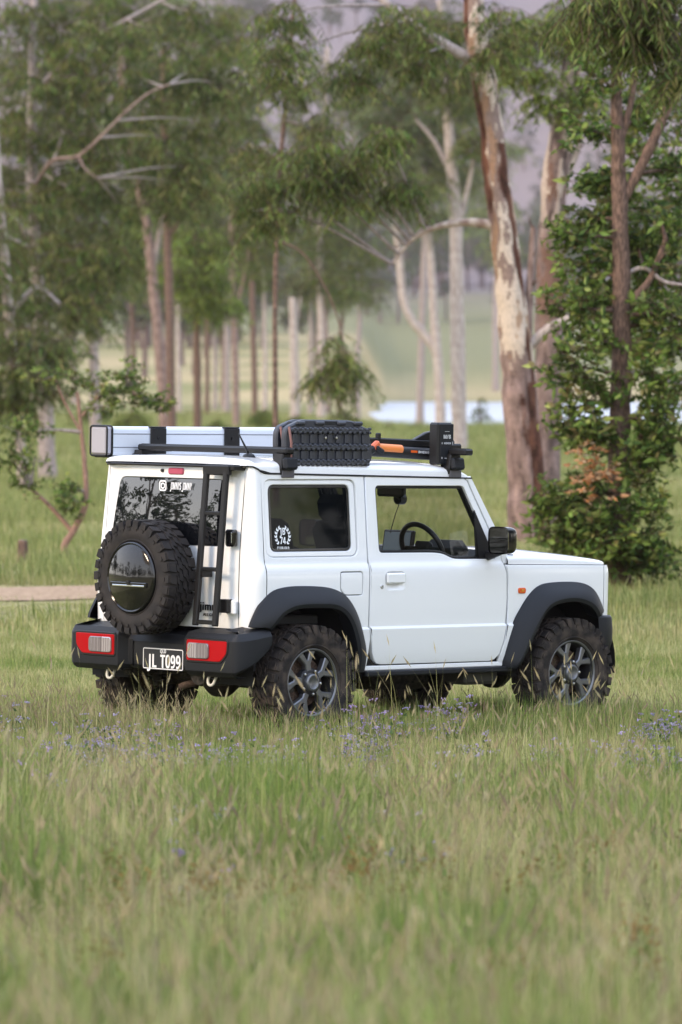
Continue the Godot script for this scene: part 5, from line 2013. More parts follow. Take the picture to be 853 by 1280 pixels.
# trunk with its own patches of old and new bark: height and side decide where the rust-dark inner bark shows
func bark_trunk(b: B, path: Array, rad: Array, how: String) -> void:
	var nz := FastNoiseLite.new()
	nz.seed = 7 if how == "peeling" else 8
	nz.frequency = 1.0
	nz.fractal_octaves = 4
	var sides := 44
	var rings := 150
	var rows := []
	var cols := []
	var cv := []
	for p in path: cv.append(p)
	for i in rings + 1:
		var t := float(i) / rings * (path.size() - 1)
		var k := mini(int(t), path.size() - 2)
		var c: Vector3 = path[k].lerp(path[k + 1], t - k)
		var r: float = lerpf(rad[k], rad[k + 1], t - k)
		var row := PackedVector3Array()
		var cr := PackedColorArray()
		for j in sides + 1:
			var a := TAU * j / sides
			var dir := Vector3(cos(a), 0, sin(a))
			var q := c + dir * r
			var n1 := nz.get_noise_3d(q.x * 2.2, q.y * 0.9, q.z * 2.2)
			var n2 := nz.get_noise_3d(q.x * 7.0 + 9.0, q.y * 2.5, q.z * 7.0)
			var n3 := nz.get_noise_3d(q.x * 3.0 - 5.0, q.y * 0.45, q.z * 3.0 + 3.0)
			var col := Color(0.30, 0.225, 0.20)
			var lift := 0.0
			if how == "peeling":
				var old := smoothstep(2.55, 2.25, q.y + 0.8 * n1) # rough bark on the lower trunk
				var cream := clampf(0.52 + 1.5 * n1 + 1.3 * n2, 0.0, 1.0)
				col = Color(0.27, 0.195, 0.165).lerp(Color(0.60, 0.50, 0.41), smoothstep(0.45, 0.62, cream))
				col = col.lerp(Color(0.36, 0.215, 0.13), 0.75 * smoothstep(0.16, 0.30, n3 - 0.5 * n2))
				col = col.lerp(Color(0.25, 0.175, 0.155) * (1.0 + 0.9 * n2), old)
				var side := absf(wrapf(a - 0.55 - 0.5 * n3, -PI, PI))
				var wide := 0.62 if q.y < 2.2 else (0.30 if q.y < 2.9 else (0.0 if q.y < 3.2 else 0.42))
				if q.y > 5.4: wide = 0.0
				var rust := smoothstep(wide + 0.12, wide - 0.10, side + 0.8 * n1) * (1.0 if wide > 0.0 else 0.0)
				var left := absf(wrapf(a - 2.75, -PI, PI))
				rust = maxf(rust, smoothstep(0.42, 0.24, left + 0.9 * n1) * smoothstep(4.2, 4.6, q.y))
				col = col.lerp(Color(0.115, 0.052, 0.034) * (1.0 + 1.2 * n2), rust)
				lift = 0.012 * old - 0.016 * rust + 0.010 * n2
			else:
				col = Color(0.215, 0.155, 0.14) * (1.0 + 0.8 * n2 + 0.5 * n1)
				var brown := smoothstep(0.05, 0.22, n1 + 0.5 * n2) * smoothstep(2.6, 3.4, q.y)
				col = col.lerp(Color(0.15, 0.08, 0.055), 0.8 * brown)
				var pale := smoothstep(0.12, 0.24, n3 + 0.4 * n2) * smoothstep(4.0, 5.0, q.y)
				col = col.lerp(Color(0.46, 0.37, 0.31), pale)
				lift = 0.014 * n2 + 0.02 * n1
			row.append(q + dir * lift)
			cr.append(col)
		row[sides] = row[0]
		cr[sides] = cr[0]
		rows.append(row)
		cols.append(cr)
	for i in rings:
		for j in sides:
			b.col = cols[i][j]
			var j1 := (j + 1) % sides
			var jm := (j + sides - 1) % sides
			var nr := func(ii: int, jj: int) -> Vector3:
				var du: Vector3 = rows[ii][(jj + 1) % sides] - rows[ii][(jj + sides - 1) % sides]
				var dv: Vector3 = rows[mini(ii + 1, rings)][jj % sides] - rows[maxi(ii - 1, 0)][jj % sides]
				return dv.cross(du).normalized()
			b.quad(rows[i][j], rows[i][j1], rows[i + 1][j1], rows[i + 1][j], nr.call(i, j), nr.call(i, j1), nr.call(i + 1, j1), nr.call(i + 1, j))


# limbs: [material, [[u, v, half-width], ...]]; clumps: [u, v, radius, depth offset in m, sprays]
func tree(called: String, label: String, d: float, stem: Array, bark: String, limbs: Array, clumps: Array, spray: String, ssize: float, sd: int, group := "", category := "tree", dens := 1.0) -> Node3D:
	var rg := RandomNumberGenerator.new()
	rg.seed = sd
	var px := d / 6800.0
	var base := at(stem[0][0], stem[0][1], d)
	base.y = ground_y(base.x, base.z)
	var o := node(called, self, Transform3D(Basis(), base))
	tag(o, label, category, group)
	var mk := func(a: Array, wob: float, from_ground: bool) -> Array:
		var pts := []
		var rad := []
		for i in a.size():
			var p := at(a[i][0], a[i][1], d) - base
			if from_ground and i == 0: p.y = -0.15
			p.z += (a[i][3] if a[i].size() > 3 else 0.0)
			pts.append(p); rad.append(a[i][2] * px)
		var n := maxi(a.size() * 4, 8)
		var c := curve(pts, n)
		var rr := []
		for i in n + 1:
			# width from the nearest stretch of the polyline, by length along it
			var t := float(i) / n * (a.size() - 1)
			var k := mini(int(t), a.size() - 2)
			rr.append(lerpf(rad[k], rad[k + 1], t - k) * (1.0 + wob * rg.randf_range(-1, 1)))
			if i > 0 and i < n: c[i] += Vector3(rg.randf_range(-1, 1), 0, rg.randf_range(-1, 1)) * rad[k] * wob * 1.2
		if from_ground:
			rr[0] *= 1.35
			rr[1] *= 1.1
		return [c, rr]
	var spine := []
	var b := B.new()
	var tr: Array = mk.call(stem, 0.06, true)
	if bark in ["peeling", "mottled"]:
		bark_trunk(b, tr[0], tr[1], bark)
		put(b, "trunk", BARK.painted, o, true)
	else:
		b.tube(tr[0], tr[1], 14 if d < 100.0 else 9)
		put(b, "trunk", BARK[bark], o)
	spine.append_array(tr[0])
	var fine := B.new()
	for l in limbs:
		var q: Array = mk.call(l[1], 0.05, false)
		for j in 3: # forks and twigs towards the end of the limb
			var k: int = int(q[0].size() * (0.55 + 0.2 * j))
			k = mini(k, q[0].size() - 1)
			var p0: Vector3 = q[0][k]
			var go: Vector3 = (p0 - q[0][maxi(k - 2, 0)]).normalized()
			var off := (go + Vector3(rg.randfn(), rg.randfn() + 0.2, rg.randfn()) * 0.6).normalized()
			var ln: float = rg.randf_range(9.0, 20.0) * px
			var r0: float = q[1][k] * 0.55
			var bend := Vector3(rg.randfn(), rg.randfn(), rg.randfn()) * 0.16 * ln
			fine.tube(curve([p0, p0 + off * ln * 0.5 + bend, p0 + off * ln], 5), [r0, r0 * 0.8, r0 * 0.62, r0 * 0.45, r0 * 0.3, r0 * 0.15], 5, false)
			var e2 := p0 + off * ln * 0.5 + bend
			fine.tube([e2, e2 + (off + Vector3(rg.randfn(), rg.randfn(), rg.randfn()) * 0.7).normalized() * ln * 0.5], [r0 * 0.4, r0 * 0.12], 4, false)
		b = B.new()
		b.tube(q[0], q[1], 10 if d < 100.0 else 7)
		put(b, "limb", BARK[l[0]], o)
		spine.append_array(q[0])
	if not fine.v.is_empty():
		put(fine, "twigs", BARK.brown, o).set_meta("kind", "stuff")
	if clumps.size() > 0:
		var sets := [[], [], []]
		var tw := B.new()
		for c in clumps:
			var cen: Vector3 = at(c[0], c[1], d) - base
			cen.z += c[3] if c.size() > 3 else 0.0
			var R: float = c[2] * px
			var n: int = c[4] if c.size() > 4 else int(clampf(dens * R * R * 80.0 / (ssize * ssize), 12, 150))
			# the bough that carries the clump
			var best := Vector3()
			var bd := 1e9
			for p in spine:
				var e: float = p.distance_to(cen) + 0.8 * maxf(0.0, p.y - cen.y)
				if e < bd: bd = e; best = p
			var mid := best.lerp(cen, 0.55) + Vector3(0, 0.05 * bd, 0)
			tw.tube(curve([best, mid, cen + Vector3(0, 0.2 * R, 0)], 6), [0.030, 0.026, 0.022, 0.018, 0.014, 0.011, 0.008], 5, false)
			for i in n:
				var dir := Vector3(rg.randfn(), rg.randfn() * 0.8, rg.randfn()).normalized()
				var p := cen + dir * R * pow(rg.randf(), 0.45)
				if rg.randf() < 0.5: tw.tube([cen.lerp(p, 0.1), cen.lerp(p, 0.6) + Vector3(0, 0.05 * R, 0), p], [0.007, 0.005, 0.003], 3, false)
				var s := ssize * rg.randf_range(0.75, 1.25)
				var lean := 1.3 if spray == "broad" else 0.4
				var bs := Basis(Vector3.UP, rg.randf() * TAU) * Basis(Vector3.RIGHT, rg.randf_range(-lean, lean))
				var w := rg.randf_range(0.6, 1.6)
				sets[rg.randi() % 3].append([Transform3D(bs.scaled(Vector3(s, s, s)), p), Color(w * rg.randf_range(0.92, 1.12), w, w * rg.randf_range(0.85, 1.1))])
		put(tw, "twigs", BARK.brown if bark in ["brown", "rust"] else BARK.grey, o).set_meta("kind", "stuff")
		for k in 3:
			foliage("crown", o, SPRAYS[spray][k], sets[k])
	return o


func foliage(called: String, parent: Node, me: Mesh, list: Array) -> void:
	if list.is_empty():
		return
	var mm := MultiMesh.new()
	mm.transform_format = MultiMesh.TRANSFORM_3D
	mm.use_colors = true
	mm.mesh = me
	mm.instance_count = list.size()
	for i in list.size():
		mm.set_instance_transform(i, list[i][0])
		mm.set_instance_color(i, list[i][1])
	var o := MultiMeshInstance3D.new()
	o.multimesh = mm
	o.name = numbered(parent, called)
	parent.add_child(o, true)
	o.set_meta("kind", "stuff")


func build_trees() -> void:
	tree_materials()
	# the pair of big gums behind the bonnet
	tree("gum_tree", "big peeling gum tree with cream patches and rust-dark heartwood, behind the bonnet", 74.0,
		[[662, 681, 24], [658, 600, 22], [651, 500, 21], [643, 410, 20], [632, 310, 18], [619, 210, 17], [606, 110, 16], [597, 60, 14], [588, -40, 12]], "peeling",
		[["pale", [[603, 82, 9], [565, 62, 7], [520, 35, 6], [480, 2, 5], [450, -40, 4]]], ["paper", [[618, 282, 7], [585, 278, 5], [545, 284, 4], [515, 300, 3], [490, 330, 2]]], ["pale", [[655, 440, 8], [680, 415, 6], [705, 400, 5], [722, 391, 4]]],
			["pink", [[656, 455, 9], [661, 380, 6], [665, 320, 5], [667, 285, 4]]]],
		[[500, 30, 34, 0.6], [460, 60, 36, 0.5], [440, 95, 34, 0.2], [560, 40, 26, -0.5], [530, 75, 26, 0.4], [480, 175, 30, 0.8], [450, 210, 28, 0.5], [420, 235, 30, 0.6], [500, 235, 22, 0.3], [350, 30, 34, 0.8], [352, 85, 28, 0.8], [395, 190, 28, 0.8], [380, 225, 26, 0.8], [325, 230, 30, 0.9], [340, 265, 26, 0.9], [620, 30, 34, 0.8], [610, 75, 22, 0.9]], "gum", 0.95, 1)
	tree("gum_tree", "thick grey-pink gum trunk standing close behind the peeling gum tree", 80.0,
		[[676, 655, 22], [681, 560, 20], [686, 460, 19], [688, 360, 18], [691, 265, 17], [699, 180, 16], [711, 100, 13], [722, 20, 11], [730, -60, 9]], "mottled",
		[["pale", [[696, 238, 8], [708, 215, 7], [718, 195, 6], [724, 178, 4]]], ["paper", [[712, 100, 8], [735, 60, 6], [760, 10, 5]]], ["grey", [[700, 170, 6], [675, 130, 4], [650, 100, 3], [625, 85, 2]]]],
		[[655, 50, 36, 0.5], [690, 30, 40, 0.4], [640, 95, 26, 0.7], [668, 95, 28, 0.8], [675, 125, 20, 0.5], [725, 40, 36, 0.6], [735, 110, 24, 0.5], [720, 130, 18, 0.6]], "lime", 0.75, 2)
	var leafy := tree("broadleaf_tree", "leafy dark green tree with slim rusty trunk and bushy foot, right of the bonnet", 57.0,
		[[771, 745, 18], [773, 650, 16], [775, 540, 14], [777, 420, 12.5], [776, 310, 11], [773, 210, 10], [770, 110, 8], [768, 10, 6.5], [766, -70, 5]], "brown",
		[["brown", [[779, 250, 7], [803, 205, 6.5], [830, 145, 6], [852, 85, 5.5], [875, 20, 5]]], ["brown", [[773, 185, 5], [788, 130, 4], [797, 70, 3]]], ["grey", [[778, 345, 3.5], [805, 335, 3], [830, 352, 2.6], [862, 357, 2]]], ["grey", [[777, 470, 4], [800, 466, 3], [830, 476, 2.5], [860, 480, 2]]],
			["brown", [[778, 395, 6], [795, 370, 5], [812, 350, 4], [832, 300, 3]]]],
		[[738, 425, 30, 0.2], [716, 462, 26, 0.3], [728, 505, 30, 0.2], [738, 548, 26, 0.2], [720, 540, 18, 0.2], [812, 470, 28, 0.2], [815, 520, 26, 0.2], [808, 405, 30, -0.2], [822, 345, 34, -0.3], [840, 395, 26, 0.2], [736, 345, 30, -0.3], [722, 390, 20, 0.1], [828, 275, 36, -0.4], [845, 215, 30, -0.4], [736, 275, 22, -0.4], [748, 232, 18, -0.3], [800, 310, 26, -0.5], [735, 165, 18, -0.2], [748, 100, 24, 0.1], [800, 150, 20, -0.4], [765, 35, 26, 0.3], [720, 300, 12, 0.0], [755, 385, 16, -0.4],
			[712, 645, 26, 0.4], [738, 650, 28, 0.4], [758, 672, 22, 0.5], [800, 640, 24, 0.4], [688, 636, 16, 0.3], [742, 692, 26, 0.4], [796, 682, 24, 0.4], [815, 700, 16, 0.3], [716, 618, 20, 0.3], [798, 596, 20, 0.2], [812, 562, 18, 0.2], [822, 545, 14, 0.2], [698, 668, 20, 0.3], [736, 612, 16, 0.4], [724, 684, 20, 0.4], [812, 712, 14, 0.3], [780, 560, 12, -0.3]], "broad", 1.15, 3, "", "tree", 0.42)
	tree("gum_tree", "gum tree out to the right whose long narrow leaves hang into the top corner", 52.0,
		[[985, 770, 22], [980, 560, 20], [960, 300, 17], [930, 80, 14], [900, -80, 11]], "pink", [["brown", [[945, 150, 7], [900, 40, 5], [850, -20, 4], [800, -40, 3], [755, -45, 2]]]],
		[[830, -10, 34, 0.2], [790, -15, 34, 0.3], [755, -5, 30, 0.2], [815, 35, 28, 0.3], [845, 45, 28, 0.1], [770, 30, 22, 0.3], [850, 100, 20, 0.3], [800, 60, 18, 0.2], [735, 15, 22, 0.2]], "gum", 0.85, 5)
	# a withered spray on the leafy tree
	var rgw := RandomNumberGenerator.new()
	rgw.seed = 99
	var wl := []
	for i in 15:
		var p := at(731 + rgw.randfn() * 12.0, 588 + rgw.randfn() * 12.0, 56.6) - leafy.position
		wl.append([Transform3D(Basis(Vector3.UP, rgw.randf() * TAU).scaled(Vector3.ONE * rgw.randf_range(0.6, 0.9)), p + Vector3(0, 0, 0.3 + 0.1 * rgw.randfn())), Color(1, 1, 1) * rgw.randf_range(0.8, 1.2)])
	foliage("withered_leaves", leafy, SPRAYS["dead"][0], wl)
	# left side
	tree("gum_tree", "leaning grey-barked gum tree with heavy drooping dark crown, far left", 122.0,
		[[60, 612, 11], [58, 530, 10], [55, 450, 9], [48, 370, 8], [42, 280, 7], [40, 170, 6], [42, 60, 5], [45, -60, 4]], "grey",
		[["pink", [[44, 235, 3, 0.2], [70, 205, 2.6, 1.4], [105, 200, 2.3, 2.2], [135, 175, 2, 2.4], [160, 150, 1.7, 2.4], [190, 125, 1.4, 2.4], [217, 113, 1.1, 2.3]]], ["pink", [[105, 200, 1.6, 2.2], [112, 215, 1.2, 2.3], [128, 228, 0.9, 2.3]]], ["pale", [[47, 330, 4, 0.3], [32, 285, 3.4, 1.8], [12, 268, 3, 2.2], [-30, 262, 3, 2.2]]], ["pale", [[40, 310, 3, 1.4], [10, 300, 2.6, 2.2], [-5, 320, 2, 2.2]]], ["grey", [[42, 120, 4], [100, 60, 3], [170, 20, 3], [240, -20, 2]]]],
		[[20, 20, 46, 0.5], [75, 40, 50, 1.0], [130, 25, 50, 0.2], [185, 45, 46, 0.6], [240, 25, 44, 0.2], [55, 100, 48, 1.2], [115, 105, 50, 1.0], [180, 110, 46, 0.6], [235, 100, 42, 0.2], [275, 60, 36, -0.2], [20, 165, 42, 0.6], [85, 170, 44, 1.0], [145, 200, 44, 0.5], [205, 180, 42, 0.3], [255, 160, 36, 0.1], [25, 240, 42, 1.0], [90, 245, 46, 1.2], [150, 265, 40, 1.0], [215, 235, 36, 0.5], [40, 310, 46, 1.2], [100, 320, 44, 1.2], [140, 330, 34, 0.9], [20, 375, 40, 1.2], [75, 385, 40, 1.4], [115, 390, 30, 1.0], [250, 215, 30, 0.2], [270, 110, 30, 0.0]], "gum", 1.5, 6, "", "tree", 0.50)
	tree("gum_tree", "slender pale gum stem leaning at the left edge before the leaning gum tree", 112.0,
		[[32, 625, 8], [22, 520, 7], [14, 420, 6.5], [6, 320, 6], [-4, 200, 5], [-12, 60, 4]], "pale", [["grey", [[12, 395, 4], [45, 360, 3], [75, 380, 2]]]],
		[[10, 330, 36, 0.8], [-15, 260, 40, 0.5], [40, 430, 32, 0.9], [20, 455, 34, 0.8], [80, 440, 28, 0.8], [60, 480, 26, 0.6], [0, 400, 34, 0.6], [-10, 480, 30, 0.6], [25, 500, 18, 0.5]], "gum", 1.4, 7)
	tree("sapling", "small crooked sapling with red-brown stem and fresh broad leaves, left of the car", 67.0,
		[[78, 703, 5.0], [81, 682, 4.4], [93, 662, 4], [107, 630, 3.4], [106, 580, 3], [101, 530, 2.6], [97, 490, 2]], "sapling",
		[["sapling", [[90, 664, 3], [74, 645, 3], [55, 625, 2.5], [38, 610, 2]]], ["sapling", [[103, 520, 2], [125, 495, 2], [150, 490, 1.6], [180, 497, 1.2]]], ["sapling", [[101, 540, 1.8], [80, 500, 1.6], [68, 470, 1.2]]]],
		[[90, 625, 16, 0.1, 9], [82, 612, 9, 0.1, 4], [20, 540, 22, 0.2, 8], [45, 575, 18, 0.1, 6], [15, 575, 18, 0.2, 6], [30, 605, 15, 0.1, 5], [140, 490, 20, 0.1, 9], [165, 480, 18, 0.1, 8], [185, 505, 18, 0.1, 9], [200, 515, 9, 0.1, 4], [115, 480, 18, 0.0, 8], [130, 510, 14, 0.2, 5], [70, 470, 18, 0.1, 6], [50, 540, 14, 0.1, 4], [160, 465, 12, 0.1, 4]], "broad", 0.80, 8)
	# middle distance
	tree("gum_tree", "tall grey gum trunk, thicker of the close pair behind the awning case", 160.0,
		[[208, 577, 8], [205, 500, 7], [199, 430, 7], [192, 360, 6.5], [185, 290, 6], [172, 220, 5.5], [158, 140, 5], [150, 40, 4]], "pink", [["grey", [[190, 340, 4], [205, 270, 3], [225, 200, 2]]], ["grey", [[178, 245, 4], [150, 190, 3], [110, 150, 2]]]],
		[[160, 130, 40, 1.0], [200, 90, 40, -0.6], [230, 180, 34, 0.4], [130, 150, 34, 0.6], [190, 200, 30, 0.8], [250, 120, 34, -0.4], [280, 200, 30, -0.6], [215, 20, 40, 0.4]], "grey", 1.6, 9, "", "tree", 0.6)
	tree("gum_tree", "tall brown gum trunk, slimmer of the close pair behind the awning case", 158.0,
		[[215, 578, 6], [214, 480, 5.5], [212, 380, 5.5], [209, 280, 5], [206, 180, 4.5], [205, 60, 4]], "brown", [["brown", [[210, 300, 3], [235, 260, 2], [260, 240, 1.5]]]],
		[[210, 240, 30, 0.6], [250, 245, 28, 0.4], [205, 140, 34, 0.6], [175, 180, 28, 0.4], [290, 120, 34, 0.2], [310, 60, 36, 0.2], [240, 60, 34, 0.4]], "gum", 1.6, 10, "", "tree", 0.6)
	tree("gum_tree", "straight brown gum under a light green crown, behind the awning case", 185.0,
		[[247, 563, 5.5], [247, 480, 5], [246, 400, 4.5], [244, 330, 3.5], [243, 280, 2]], "brown", [],
		[[244, 305, 32, 0.0], [222, 340, 26, 0.6], [265, 345, 28, 0.5], [245, 360, 26, 0.8], [285, 380, 20, 0.2], [255, 385, 18, 0.4], [270, 315, 24, -0.4], [235, 285, 22, 0.0]], "lime", 1.5, 11)
	tree("gum_tree", "slim pinkish gum trunk left of the recovery boards", 235.0,
		[[296, 548, 4.5], [295, 470, 4.2], [293, 400, 4], [291, 330, 3.5], [290, 250, 3], [288, 160, 2.5]], "pink", [["pink", [[293, 390, 2.5], [305, 350, 2], [312, 310, 1.5]]]],
		[[290, 240, 28, 0.6], [310, 285, 26, 0.4], [270, 190, 28, 0.4], [300, 150, 30, 0.2], [320, 330, 20, 0.4], [335, 200, 26, 0.0]], "gum", 1.8, 12)
	tree("gum_tree", "thin dark straight gum trunk just right of the slim pinkish one", 262.0,
		[[319, 530, 4], [318, 460, 3.8], [316, 390, 3.5], [314, 310, 3], [312, 220, 2.5]], "brown", [],
		[[314, 270, 26, 0.4], [330, 220, 28, 0.2], [300, 300, 20, 0.4], [335, 310, 22, 0.3]], "gum", 1.8, 13)
	tree("dead_tree", "bleached bare dead trunk with snapped top, behind the recovery boards", 250.0,
		[[369, 550, 6.5], [369, 470, 6], [367, 400, 5.5], [366, 372, 4.5]], "pale", [["pale", [[368, 410, 2], [374, 385, 1.5], [376, 372, 1]]]], [], "gum", 1.0, 14)
	tree("gum_tree", "forked pale gum whose left stem bows out like an elbow, behind the orange grip", 225.0,
		[[551, 557, 7], [550, 490, 6.5], [546, 438, 6], [542, 380, 5], [539, 330, 4.5], [532, 250, 4], [524, 160, 3]], "pale",
		[["pale", [[546, 440, 6], [532, 420, 5.5], [515, 400, 5.2], [504, 370, 5], [499, 320, 4.6], [493, 268, 4]]], ["grey", [[493, 275, 3], [480, 220, 2.5], [470, 160, 2]]]],
		[[530, 150, 34, 0.6], [500, 190, 30, 0.6], [560, 200, 30, 0.4], [480, 140, 34, 0.4], [545, 90, 34, 0.2], [575, 130, 30, 0.2], [470, 240, 26, 0.6], [520, 250, 22, 0.4], [550, 270, 20, 0.4], [505, 110, 30, -0.4]], "grey", 1.8, 15)
	tree("gum_tree", "smooth pinkish-white straight gum trunk behind the mounting block", 165.0,
		[[575, 577, 10], [574, 500, 9.5], [572, 420, 9], [571, 340, 8.5], [569, 270, 8], [563, 190, 6.5], [556, 100, 5], [550, 0, 4]], "pale", [["pale", [[570, 290, 4], [584, 240, 3], [596, 180, 2.5]]], ["grey", [[566, 225, 4], [545, 180, 3], [520, 150, 2]]]],
		[[540, 230, 24, 0.6], [590, 180, 30, 0.6], [570, 110, 34, 0.4], [520, 60, 36, 0.4], [600, 90, 30, 0.0], [550, 30, 36, 0.2]], "gum", 1.5, 16)
	tree("gum_tree", "gum tree whose yellow-green drooping branch hangs over the far bank, mid picture", 95.0,
		[[346, 640, 4.2], [345, 560, 3.6], [344, 440, 3.3], [345, 330, 3], [350, 220, 3], [360, 100, 2.6], [372, -40, 2]], "brown", [["brown", [[345, 300, 1.6], [380, 318, 1.4], [412, 370, 1.2], [428, 420, 1], [432, 455, 0.7]]], ["grey", [[355, 150, 3], [395, 165, 2.4], [440, 200, 2]]], ["grey", [[350, 200, 3], [330, 190, 2.2], [318, 205, 1.6]]]],
		[[420, 450, 18, 0.2, 10], [440, 462, 16, 0.2, 9], [402, 470, 14, 0.1, 7], [428, 480, 12, 0.1, 6], [412, 425, 14, 0.2, 6], [365, 60, 30, 0.4], [340, 110, 26, 0.4], [400, 165, 26, 0.4], [435, 205, 26, 0.3], [320, 195, 24, 0.5], [340, 235, 24, 0.5], [372, 110, 22, 0.4]], "gum", 1.0, 17)
	# fuller crowns behind
	tree("gum_tree", "grey-green gum whose broad crown fills the space between the forked gum and the peeling gum", 300.0,
		[[525, 520, 5], [527, 440, 4.5], [530, 340, 4], [532, 220, 3.5], [528, 80, 2.5]], "grey", [["grey", [[530, 300, 2.5], [505, 240, 2], [490, 190, 1.5]]], ["grey", [[531, 250, 2.5], [560, 190, 2], [585, 140, 1.5]]]],
		[[505, 100, 40, 1], [550, 90, 40, 0], [590, 120, 36, 1], [480, 150, 38, 0], [525, 150, 40, 1], [565, 160, 36, 0], [495, 205, 34, 1], [540, 210, 34, 0], [580, 215, 28, 1], [455, 110, 36, 0], [470, 60, 38, 1], [520, 40, 40, 0], [570, 50, 38, 1], [615, 60, 34, 0], [460, 215, 28, 1], [510, 260, 24, 0]], "grey", 2.2, 51)
	tree("gum_tree", "grey-green gum with a wide crown high above the recovery boards", 280.0,
		[[402, 520, 5], [402, 420, 4.5], [400, 320, 4], [404, 200, 3.2], [410, 60, 2.4]], "pale", [["grey", [[401, 300, 2.5], [375, 240, 2], [355, 200, 1.5]]], ["grey", [[402, 260, 2.5], [430, 200, 2], [452, 150, 1.5]]]],
		[[400, 90, 34, 0], [440, 130, 36, 1], [380, 150, 34, 0], [420, 190, 34, 1], [365, 220, 30, 0], [400, 250, 32, 1], [445, 250, 30, 0], [385, 300, 28, 1], [425, 310, 28, 0], [455, 320, 24, 0], [350, 290, 24, 1], [405, 345, 22, 0], [440, 360, 20, 0]], "gum", 2.0, 52, "", "tree", 0.6)
	tree("gum_tree", "grey-green gum standing behind the slim pinkish trunk, its crown meeting its neighbours", 320.0,
		[[283, 520, 4.5], [284, 420, 4], [282, 320, 3.5], [285, 200, 3], [290, 80, 2]], "grey", [["grey", [[283, 300, 2.4], [305, 240, 2], [322, 200, 1.5]]]],
		[[260, 150, 36, 0], [300, 180, 36, 1], [265, 220, 34, 0], [310, 235, 34, 1], [280, 270, 32, 0], [330, 270, 28, 1], [225, 210, 32, 0], [300, 110, 36, 1], [250, 80, 36, 0], [320, 320, 24, 0], [270, 320, 24, 1]], "grey", 2.2, 53, "", "tree", 0.6)
	tree("gum_tree", "big grey gum filling the upper left corner behind the leaning gum tree", 175.0,
		[[120, 560, 7], [118, 460, 6.5], [115, 360, 6], [118, 240, 5], [125, 100, 4], [130, -40, 3]], "grey", [["pale", [[117, 330, 3.5], [80, 250, 3], [60, 200, 2]]], ["grey", [[119, 250, 3], [150, 190, 2.5], [180, 150, 2]]]],
		[[60, 30, 50, 0], [130, 10, 50, 1], [200, 20, 50, 0], [20, 90, 50, 1], [90, 95, 50, 0], [160, 80, 50, 1], [220, 100, 46, 0], [50, 160, 48, 1], [120, 165, 48, 0], [180, 160, 46, 1], [10, 230, 48, 0], [75, 230, 48, 1], [140, 240, 44, 0], [195, 240, 38, 1], [40, 300, 46, 0], [105, 310, 44, 1], [10, 350, 44, 0], [70, 370, 42, 1], [125, 365, 36, 0], [20, 420, 38, 1], [60, 440, 34, 0], [270, 30, 44, 0], [155, 310, 30, 0]], "gum", 1.05, 54)
	tree("leafy_tree", "green leafy tree behind the slim rusty trunk, against the right edge", 68.0,
		[[882, 740, 11], [880, 620, 10], [878, 500, 9], [874, 380, 8], [868, 260, 7], [862, 100, 5]], "brown", [["brown", [[877, 470, 4], [845, 420, 3], [805, 370, 2]]]],
		[[830, 230, 40, 0.4], [800, 270, 36, 0.2], [850, 290, 40, 0.4], [815, 320, 36, 0.5], [780, 320, 30, -0.2], [845, 360, 36, 0.4], [810, 385, 34, 0.3], [840, 430, 34, 0.5], [800, 440, 28, 0.2], [830, 490, 28, 0.4], [850, 160, 36, 0.3], [800, 190, 32, 0.2], [765, 260, 28, -0.3], [760, 380, 26, -0.3], [770, 440, 24, -0.3], [850, 90, 34, 0.2], [815, 120, 28, 0.2]], "broad", 1.3, 55, "", "tree", 0.26)
	# low bushes on the near shore
	var bush := [[448, 548, 16, "rounded green bush on the near shore, leftmost, behind the recovery boards", 51.0], [486, 552, 15, "rounded green bush on the near shore below the forked gum", 52.0], [520, 548, 12, "small yellow-green bush on the near shore between the forked and the straight gum", 53.0], [430, 530, 12, "dark low bush on the near shore at the meadow's edge above the boards", 54.0], [640, 545, 10, "low bush on the near shore just left of the peeling gum", 55.0], [372, 540, 14, "bright bush below the bleached dead trunk", 0], [270, 545, 13, "bright bush between the light green crown's trunk and the slim pinkish trunk", 0], [165, 535, 15, "spreading bush left of the close pair of trunks", 0], [120, 520, 12, "dark bush farther left, beyond the sapling", 0], [330, 528, 11, "small bush beneath the thin pale trunk", 0]]
	for k in bush.size():
		var q: Array = bush[k]
		var u: float = q[0]
		var v: float = q[1]
		var r: float = q[2]
		tree("bush", q[3], 235.0 + 9.0 * k if k < 5 else 190.0 + 8.0 * (k - 5), [[u, v, 1.5], [u + 1, v - r, 1.2], [u, v - 1.6 * r, 1]], "brown", [], [[u - r * 0.7, v - r * 0.6, r * 0.6, 0.2, 22], [u + r * 0.7, v - r * 0.6, r * 0.6, 0.2, 22], [u, v - r * 1.0, r * 0.7, 0.0, 26], [u + r * 0.3, v - r * 0.5, r * 0.6, 0.4, 22]], "gum" if k in [3, 8] else "lime", 0.9, 60 + k, "bushes along the near shore" if k < 5 else "bushes among the left trunks", "bush")
